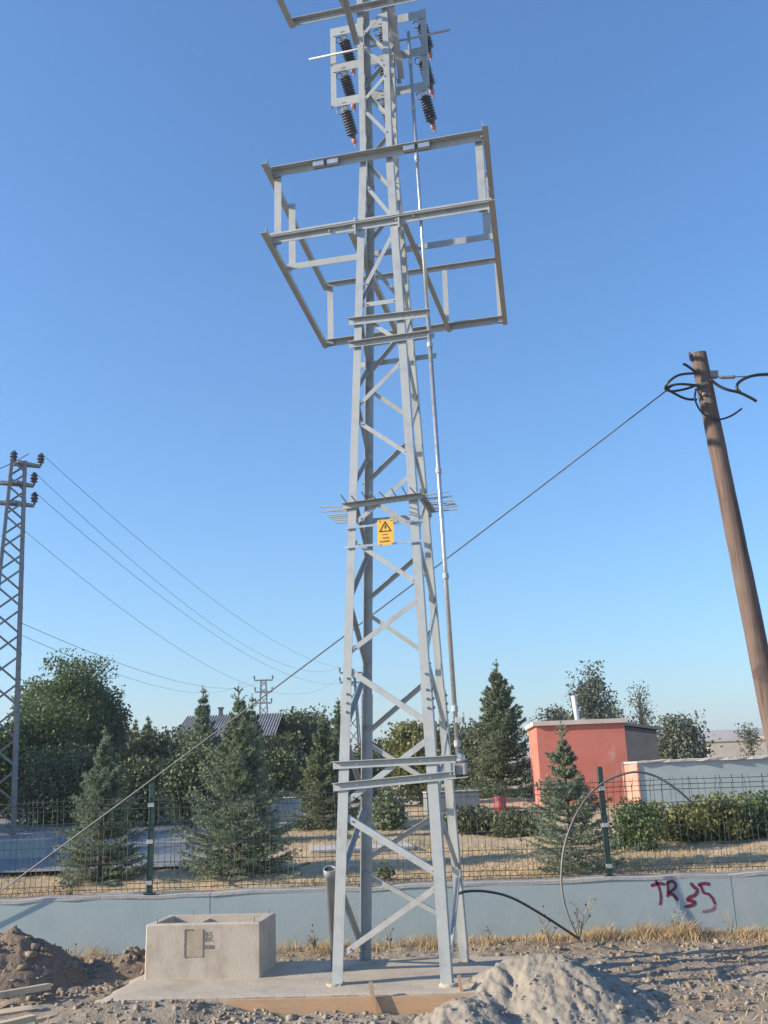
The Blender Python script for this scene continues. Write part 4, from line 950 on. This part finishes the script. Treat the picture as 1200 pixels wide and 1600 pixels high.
b.tube([(pD[0], 60, 1.2), (pD[0], 60, zz)], .13, 6); b.bar((pD[0] - .5, 60, zz - .2), (pD[0] + .5, 60, zz - .2), .12, .12); b.obj('pole_shaft', 'steel_old', up)

# ------------------------------------------------------------------ trees
def needles(A, B, n, ln, w, rg, spread=1.0):
    """A,B: (m,3) twig ends -> triangles"""
    m_ = len(A); t = rg.random((m_, n, 1)) ; ax = B - A; L_ = np.linalg.norm(ax, axis=1, keepdims=True) + 1e-6; ax = ax / L_
    P = A[:, None] + (B - A)[:, None] * t
    r = rg.normal(size=(m_, n, 3)); r -= (r * ax[:, None]).sum(-1, keepdims=True) * ax[:, None]; r /= np.linalg.norm(r, axis=-1, keepdims=True) + 1e-6
    r[..., 2] += .25
    d = ax[:, None] * .75 + r * spread; d /= np.linalg.norm(d, axis=-1, keepdims=True)
    s_ = np.cross(d, rg.normal(size=(m_, n, 3))); s_ /= np.linalg.norm(s_, axis=-1, keepdims=True) + 1e-6
    l = ln * rg.uniform(.7, 1.25, (m_, n, 1))
    V = np.stack([P - s_ * w, P + s_ * w, P + d * l], 2).reshape(-1, 3)
    return V, np.arange(len(V)).reshape(-1, 3)
def spruce(name, base, H, R, label, cat='tree', mt='spruce', seed=0, whorls=26, per=8, tw=9, nn=14, nl=.045, nw=.007, droop=.15, grp=None, taper=1.0):
    rg = np.random.default_rng(seed); base = np.asarray(base, float)
    root = tag(empty(name, base), label, cat, grp)
    b = MB(); b.tube([base - ZV * .1, base + ZV * H * .5, base + ZV * H * .98], [H * .018, H * .010, H * .002], 7); tk = MB()
    A = []; B = []
    for i in range(whorls):
        f = (i + rg.uniform(-.3, .3)) / whorls; f = min(max(f, 0), .97)
        z = H * (.025 + .875 * f ** 1.12); L_ = R * (1 - f) ** taper * rg.uniform(.78, 1.12) + .045 * R
        k = per if f < .72 else 5
        a0 = rg.uniform(0, 6.28)
        for j in range(k):
            if rg.random() < .06: continue
            a = a0 + 6.283 * j / k + rg.uniform(-.3, .3); l = L_ * rg.uniform(.58, 1.18)
            rise = .65 * f + .12 - droop * (1 - f) + rg.uniform(-.08, .08)
            dh = np.array([cos(a), sin(a), 0]); p0 = base + ZV * z
            pts = [p0 + dh * l * t + ZV * l * (rise * t - .22 * t * (1 - t) * (1 - f) + .10 * t * t) for t in np.linspace(0, 1, 6)]
            b.tube(pts, [max(.002, l * .02 * (1 - t)) + .001 for t in np.linspace(0, 1, 6)], 4, False)
            sd_ = np.array([-sin(a), cos(a), 0])
            for s_ in range(5):
                A.append(pts[s_] if s_ else pts[0] * .5 + pts[1] * .5); B.append(pts[s_ + 1])
            for s_ in range(tw):
                t = .22 + .76 * (s_ + rg.random() * .6) / tw; ii = min(int(t * 5), 4); q = pts[ii] + (pts[ii + 1] - pts[ii]) * (t * 5 - ii)
                side = 1 if s_ % 2 else -1; tl = l * (.42 * (1 - t) + .10) * rg.uniform(.7, 1.25)
                e = q + (dh * .75 + sd_ * side * .75 + ZV * rg.uniform(-.2, .18)) * tl
                A.append(q); B.append(e)
    A.append(base + ZV * H * .88); B.append(base + ZV * H * .94); A.append(base + ZV * H * .94); B.append(base + ZV * H * 1.0)
    for q in range(9):
        a = rg.uniform(0, 6.28); zz = H * (.895 if q < 5 else .945); l = R * (.12 if q < 5 else .07)
        A.append(base + ZV * zz); B.append(base + ZV * (zz + l * .8) + np.array([cos(a), sin(a), 0]) * l)
    b.obj('trunk', 'bark', root)
    A = np.array(A); B = np.array(B)
    V, F = needles(A, B, nn, nl, nw, rg)
    npmesh('crown', V, F, mt, root)
    return root
def gpos(px, py, Y, sink=.02):
    q = aty(px, py, Y); z = float(park_z(np.array([q[0]]), np.array([Y]))[0]); return np.array([q[0], Y, z - sink])
def top_h(base, px, py): return float(aty(px, py, base[1])[2] - base[2])
def put_spruce(px, ytop, Y, Rpx, label, **k):
    b_ = gpos(px, 1250, Y); xt = px; b_[0] = aty(px, ytop, Y)[0]; H = top_h(b_, px, ytop)
    return spruce('spruce_tree', b_, H, Rpx * Y / 1500 * 1.03, label, grp='spruces behind the fence', **k)
put_spruce(373, 1066, 13.2, 98, 'largest blue spruce, behind the fence above the concrete box', seed=1, whorls=30, per=9, tw=11, nn=17)
put_spruce(165, 1135, 13.4, 82, 'blue spruce behind the fence near the left edge, crossed by the stay wire', seed=2, whorls=26, per=8, tw=10, nn=16)
put_spruce(876, 1128, 12.75, 98, 'small sparse blue spruce in front of the red building', seed=3, whorls=19, per=7, tw=9, nn=17, taper=1.15)
put_spruce(503, 1112, 19, 62, 'slender spruce just left of the tower legs', seed=4, whorls=26, per=8, tw=9, nn=12, nl=.06, nw=.010, mt='spruce2')
put_spruce(775, 1030, 27.5, 68, 'tall dark spruce left of the red building', seed=5, whorls=30, per=8, tw=10, nn=14, nl=.085, nw=.016, mt='spruce2', taper=.85)
put_spruce(318, 1072, 24, 58, 'spruce with a thin bare tip left of the largest spruce', seed=6, whorls=24, per=7, tw=9, nn=10, nl=.08, nw=.016, mt='spruce')
put_spruce(394, 1084, 17, 52, 'spruce whose tip peeps out just right of the largest spruce', seed=7, whorls=24, per=7, tw=9, nn=12, nl=.055, nw=.010, mt='spruce')
put_spruce(528, 1092, 36, 36, 'dark far spruce partly hidden by the tower\'s left legs', seed=8, whorls=22, per=7, tw=8, nn=10, nl=.11, nw=.026, mt='spruce2')
put_spruce(232, 1118, 34, 40, 'far spruce left of the corrugated roof', seed=9, whorls=20, per=7, tw=8, nn=9, nl=.10, nw=.024, mt='spruce2')
put_spruce(212, 1122, 44, 28, 'small pale far spruce above the leafy trees on the left', seed=10, whorls=18, per=6, tw=7, nn=8, nl=.12, nw=.028, mt='spruce2')

LEAF = np.array([(0, 0, 0), (.35, .42, .06), (1, 0, -.05), (.35, -.42, .06)])
def leaves(C_, n, rad, size, rg, flat=1.0):
    m_ = len(C_); P = C_[:, None] + np.clip(rg.normal(size=(m_, n, 3)), -1.5, 1.5) * rad[:, None, None] * np.array([1, 1, flat]); P = P.reshape(-1, 3); N = len(P)
    a = rg.normal(size=(N, 3)); a[:, 2] -= .5; a /= np.linalg.norm(a, axis=1, keepdims=True)
    c = np.cross(a, rg.normal(size=(N, 3))); c /= np.linalg.norm(c, axis=1, keepdims=True) + 1e-6; d = np.cross(a, c)
    s_ = size * rg.uniform(.6, 1.3, (N, 1))
    V = np.stack([P + (a * l[0] + c * l[1] + d * l[2]) * s_ for l in LEAF], 1).reshape(-1, 3)
    i = np.arange(N)[:, None] * 4
    return V, np.concatenate([i + np.array([[0, 1, 2]]), i + np.array([[0, 2, 3]])])
def leafy(name, base, H, rx, label, cat='tree', mt='leaf', seed=0, z0=.15, ncl=160, per=45, size=.09, crad=.22, ry=None, shape='round', grp=None, limb=True, gap=.0):
    rg = np.random.default_rng(seed); base = np.asarray(base, float); ry = ry or rx
    if cat == 'tree': size *= .74; per = int(per * (2.2 if mt == 'pine' else 1.7))
    root = tag(empty(name, base), label, cat, grp)
    C_ = []; lobes = None
    if shape == 'round' and cat == 'tree':
        lobes = rg.normal(size=(int(9 + ncl / 25), 3)); lobes /= np.linalg.norm(lobes, axis=1, keepdims=True); lobes *= rg.uniform(.55, 1.12, (len(lobes), 1)); lobes[:2] *= .3
    while len(C_) < ncl:
        p = rg.uniform(-1, 1, 3); r = np.linalg.norm(p)
        if r > 1 or (r < .45 and rg.random() < .6): continue
        if shape == 'cone' and np.hypot(p[0], p[1]) > .95 * (1 - (p[2] + 1) / 2) ** .6: continue
        if shape == 'upright' and np.hypot(p[0], p[1]) > .25 + .6 * (1 - ((p[2] + 1) / 2) ** 1.5): continue
        lump = 1 + .30 * sin(4.3 * p[0] + 2.1 * p[2] + seed) * cos(3.7 * p[1] + 3.3 * p[2] + seed * 2)
        if r > lump: continue
        if gap and sin(7 * p[0] + seed) * sin(6 * p[2] + 2 * seed) * cos(5 * p[1]) > 1 - gap: continue
        if lobes is not None:
            k_ = rg.integers(len(lobes)); p = lobes[k_] * .72 + np.clip(rg.normal(size=3), -1.6, 1.6) * .17 * np.array([1, 1, 1.35])
        C_.append([base[0] + p[0] * rx, base[1] + p[1] * ry, base[2] + H * (z0 + (1 - z0) * (p[2] + 1) / 2)])
    C_ = np.array(C_)
    b = MB(); b.tube([base - ZV * .1, base + ZV * H * .3 + np.array([.02 * H, 0, 0]), base + ZV * H * .75], [H * .028, H * .02, H * .006], 7)
    if limb:
        for p in C_[:: max(1, ncl // 130)]:
            t = min(max((p[2] - base[2]) / H - .25, .06), .7); s_ = base + ZV * H * t
            mid = (s_ + p) / 2 + ZV * .04 * H; b.tube(smooth_path([s_, mid, p], 3), [H * .008, H * .007, H * .006, H * .005, H * .004, H * .003, H * .0015], 4, False)
    b.obj('trunk', 'bark', root)
    V, F = leaves(C_, per, np.full(len(C_), crad) * rg.uniform(.6, 1.3, len(C_)), size, rg, .8)
    npmesh('crown', V, F, mt, root); return root
def put_leafy(px, ytop, Y, rpx, label, name='leafy_tree', **k):
    b_ = gpos(px, 1250, Y); b_[0] = aty(px, (ytop + 1220) / 2, Y)[0]; return leafy(name, b_, top_h(b_, px, ytop), rpx * Y / 1500, label, **k)
G = 'broadleaf trees behind the fence'
put_leafy(104, 1016, 28, 92, 'big leafy tree with loose crown behind the left power tower', seed=11, ncl=300, per=95, size=.105, crad=.24, z0=.12, grp=G, gap=.25)
put_leafy(35, 1085, 25, 70, 'dense dark leafy tree at the left edge under the power tower', seed=12, ncl=240, per=90, size=.10, crad=.26, z0=.05, grp=G)
put_leafy(158, 1070, 29, 42, 'right-hand lobe of foliage beside the big leafy tree', seed=13, ncl=110, per=80, size=.105, crad=.22, z0=.1, grp=G, gap=.2)
put_leafy(235, 1150, 27, 55, 'low olive-green tree between the left spruce and the house', seed=14, mt='leaf2', ncl=120, per=50, size=.13, crad=.28, z0=.05, grp=G)
put_leafy(190, 1140, 33, 50, 'dark rounded tree behind the left spruce', seed=15, mt='pine', ncl=110, per=50, size=.15, crad=.32, z0=.05, grp=G)
put_leafy(455, 1115, 38, 46, 'dark round-headed pine right of the corrugated roof', seed=16, mt='pine', ncl=150, per=55, size=.17, crad=.34, z0=.08, grp=G)
put_leafy(430, 1150, 28, 34, 'brownish pine behind the largest spruce\'s right side', seed=17, mt='leaf2', ncl=90, per=45, size=.14, crad=.26, z0=.08, grp=G)
put_leafy(488, 1108, 42, 34, 'dark pine crown between the far tower and the main tower', seed=18, mt='pine', ncl=110, per=50, size=.18, crad=.34, z0=.08, grp=G)
put_leafy(350, 1165, 30, 60, 'dark bushy tree in front of the house wall', seed=19, mt='pine', ncl=120, per=50, size=.14, crad=.30, z0=.02, grp=G)
put_leafy(655, 1106, 25, 40, 'yellow-green leafy tree seen between the tower legs', seed=20, mt='leaf3', ncl=110, per=42, size=.13, crad=.26, z0=.1, grp=G)
put_leafy(600, 1150, 34, 50, 'dull green tree behind the tower\'s left legs', seed=21, mt='leaf2', ncl=110, per=50, size=.15, crad=.32, z0=.05, grp=G)
put_leafy(725, 1140, 34, 46, 'dark tree behind the steel pipe right of the tower', seed=22, mt='pine', ncl=120, per=50, size=.16, crad=.32, z0=.05, grp=G)
put_leafy(925, 1030, 40, 46, 'tall upright grey-green poplar behind the red building', seed=23, mt='leaf4', ncl=150, per=40, size=.15, crad=.26, z0=.1, shape='upright', grp=G, gap=.2)
put_leafy(868, 1098, 44, 26, 'low grey-green tree top above the red building\'s left roof corner', seed=24, mt='leaf4', ncl=70, per=40, size=.16, crad=.26, z0=.1, grp=G)
put_leafy(1003, 1060, 46, 24, 'thin half-bare poplar right of the red building', seed=25, mt='leaf4', ncl=60, per=16, size=.13, crad=.24, z0=.1, shape='upright', grp=G, gap=.3)
put_leafy(1055, 1122, 32, 44, 'round dark olive-green tree beside the grey shed', seed=26, mt='leaf4', ncl=140, per=50, size=.13, crad=.26, z0=.05, grp=G)
put_leafy(1172, 1112, 40, 14, 'thin young tree in the distance left of the wooden pole', seed=27, mt='leaf4', ncl=26, per=14, size=.13, crad=.2, z0=.3, grp=G)
put_leafy(960, 1098, 46, 26, 'dull tree between the poplars behind the grey shed', seed=28, mt='leaf4', ncl=70, per=40, size=.16, crad=.28, z0=.1, grp=G)
put_leafy(560, 1185, 30, 60, 'low dark shrubbery behind the tower\'s lower left leg', seed=29, mt='pine', ncl=110, per=45, size=.13, crad=.3, z0=.02, grp=G)
for k, (x_, y_, h_, r_, lb_) in enumerate(((-10.2, 14.2, 3.3, 1.5, 'nearest leafy tree standing out of view left of the fence'), (-11.0, 17.2, 3.8, 1.8, 'second leafy tree out of view on the left, beside the paving'), (-12.5, 20.8, 4.2, 2.0, 'third leafy tree out of view on the left, beside the paving'), (-12.4, 25.0, 3.6, 1.6, 'leafy tree out of view left of the power tower'))):  # trees out of view, added to shade the ground behind the fence
    leafy('leafy_tree', (x_, y_, float(park_z(np.array([x_]), np.array([y_]))[0])), h_, r_, lb_, seed=50 + k, ncl=130, per=60, size=.12, crad=.26, z0=.08, grp=G)
put_leafy(292, 1132, 31, 30, 'dark green tree hiding the left end of the corrugated roof', seed=66, mt='pine', ncl=100, per=60, size=.12, crad=.24, z0=.02, grp=G)
put_leafy(275, 1168, 29, 44, 'dark bush left of the house under the olive-green tree', seed=60, mt='pine', ncl=100, per=60, size=.12, crad=.28, z0=.0, grp=G)
put_leafy(100, 1180, 22, 60, 'dark low foliage mass under the big leafy tree', seed=61, mt='pine', ncl=130, per=65, size=.10, crad=.26, z0=.0, grp=G)
put_leafy(225, 1195, 21, 50, 'dark bush behind the left fence post', seed=62, mt='pine', ncl=100, per=65, size=.10, crad=.24, z0=.0, grp=G)
put_leafy(300, 1170, 19.5, 34, 'dark bush close behind the largest spruce\'s left side', seed=63, mt='pine', ncl=90, per=60, size=.09, crad=.22, z0=.0, grp=G)
put_leafy(430, 1172, 24, 34, 'dark green tree close behind the largest spruce\'s right side', seed=64, mt='pine', ncl=90, per=60, size=.10, crad=.24, z0=.0, grp=G)
SB = 'shrubs behind the fence'
put_leafy(1105, 1249, 15.0, 62, 'broad green shrub behind the fence below the planter wall', 'shrub', cat='shrub', seed=31, mt='leaf3', ncl=120, per=55, size=.055, crad=.11, z0=0, ry=.5, grp=SB, limb=False)
put_leafy(1180, 1247, 15.3, 50, 'dark green shrub behind the fence at the right edge', 'shrub', cat='shrub', seed=32, mt='leaf', ncl=110, per=55, size=.055, crad=.11, z0=0, ry=.5, grp=SB, limb=False)
put_leafy(1030, 1262, 15.2, 44, 'olive shrub behind the fence, right of the fence post', 'shrub', cat='shrub', seed=33, mt='leaf3', ncl=90, per=50, size=.055, crad=.11, z0=0, ry=.5, grp=SB, limb=False)
put_leafy(985, 1252, 14.2, 34, 'small dark shrub right behind the right fence post', 'shrub', cat='shrub', seed=34, mt='leaf', ncl=60, per=45, size=.05, crad=.09, z0=0, ry=.4, grp=SB, limb=False)
put_leafy(735, 1268, 17.5, 34, 'low olive shrub beside the tower\'s right legs', 'shrub', cat='shrub', seed=35, mt='leaf2', ncl=60, per=50, size=.06, crad=.11, z0=0, ry=.5, grp=SB, limb=False)
put_leafy(800, 1272, 17.0, 34, 'low dark shrub left of the small sparse spruce', 'shrub', cat='shrub', seed=36, mt='leaf2', ncl=60, per=50, size=.06, crad=.11, z0=0, ry=.5, grp=SB, limb=False)
put_leafy(606, 1228, 18.5, 22, 'small dark young tree seen between the tower legs', 'shrub', cat='shrub', seed=37, mt='spruce2', ncl=60, per=40, size=.07, crad=.1, z0=.05, grp=SB, shape='cone')
put_leafy(600, 1345, 12.4, 13, 'tiny dark sapling just behind the wall between the tower legs', 'shrub', cat='shrub', seed=38, mt='leaf2', ncl=18, per=9, size=.04, crad=.045, z0=.05, grp=SB)
put_leafy(115, 1372, 12.3, 20, 'tiny weed clump on the wall top near the left edge', 'shrub', cat='shrub', seed=39, mt='leaf4', ncl=14, per=9, size=.035, crad=.04, z0=.0, grp=SB, limb=False)

# ------------------------------------------------------------------ thin haze in the air
HV = bpy.data.materials.new('thin_haze'); HV.use_nodes = True
n_ = HV.node_tree.nodes; n_.clear(); out_ = n_.new('ShaderNodeOutputMaterial'); pv_ = n_.new('ShaderNodeVolumePrincipled')
pv_.inputs['Color'].default_value = (.86, .91, 1, 1); pv_.inputs['Density'].default_value = .0009; pv_.inputs['Anisotropy'].default_value = .2
HV.node_tree.links.new(pv_.outputs['Volume'], out_.inputs['Volume']); M['haze'] = HV
b = MB(); b.box((0, 1500, 20), 5200, 5200, 46); stuff(b.obj('haze', 'haze'))
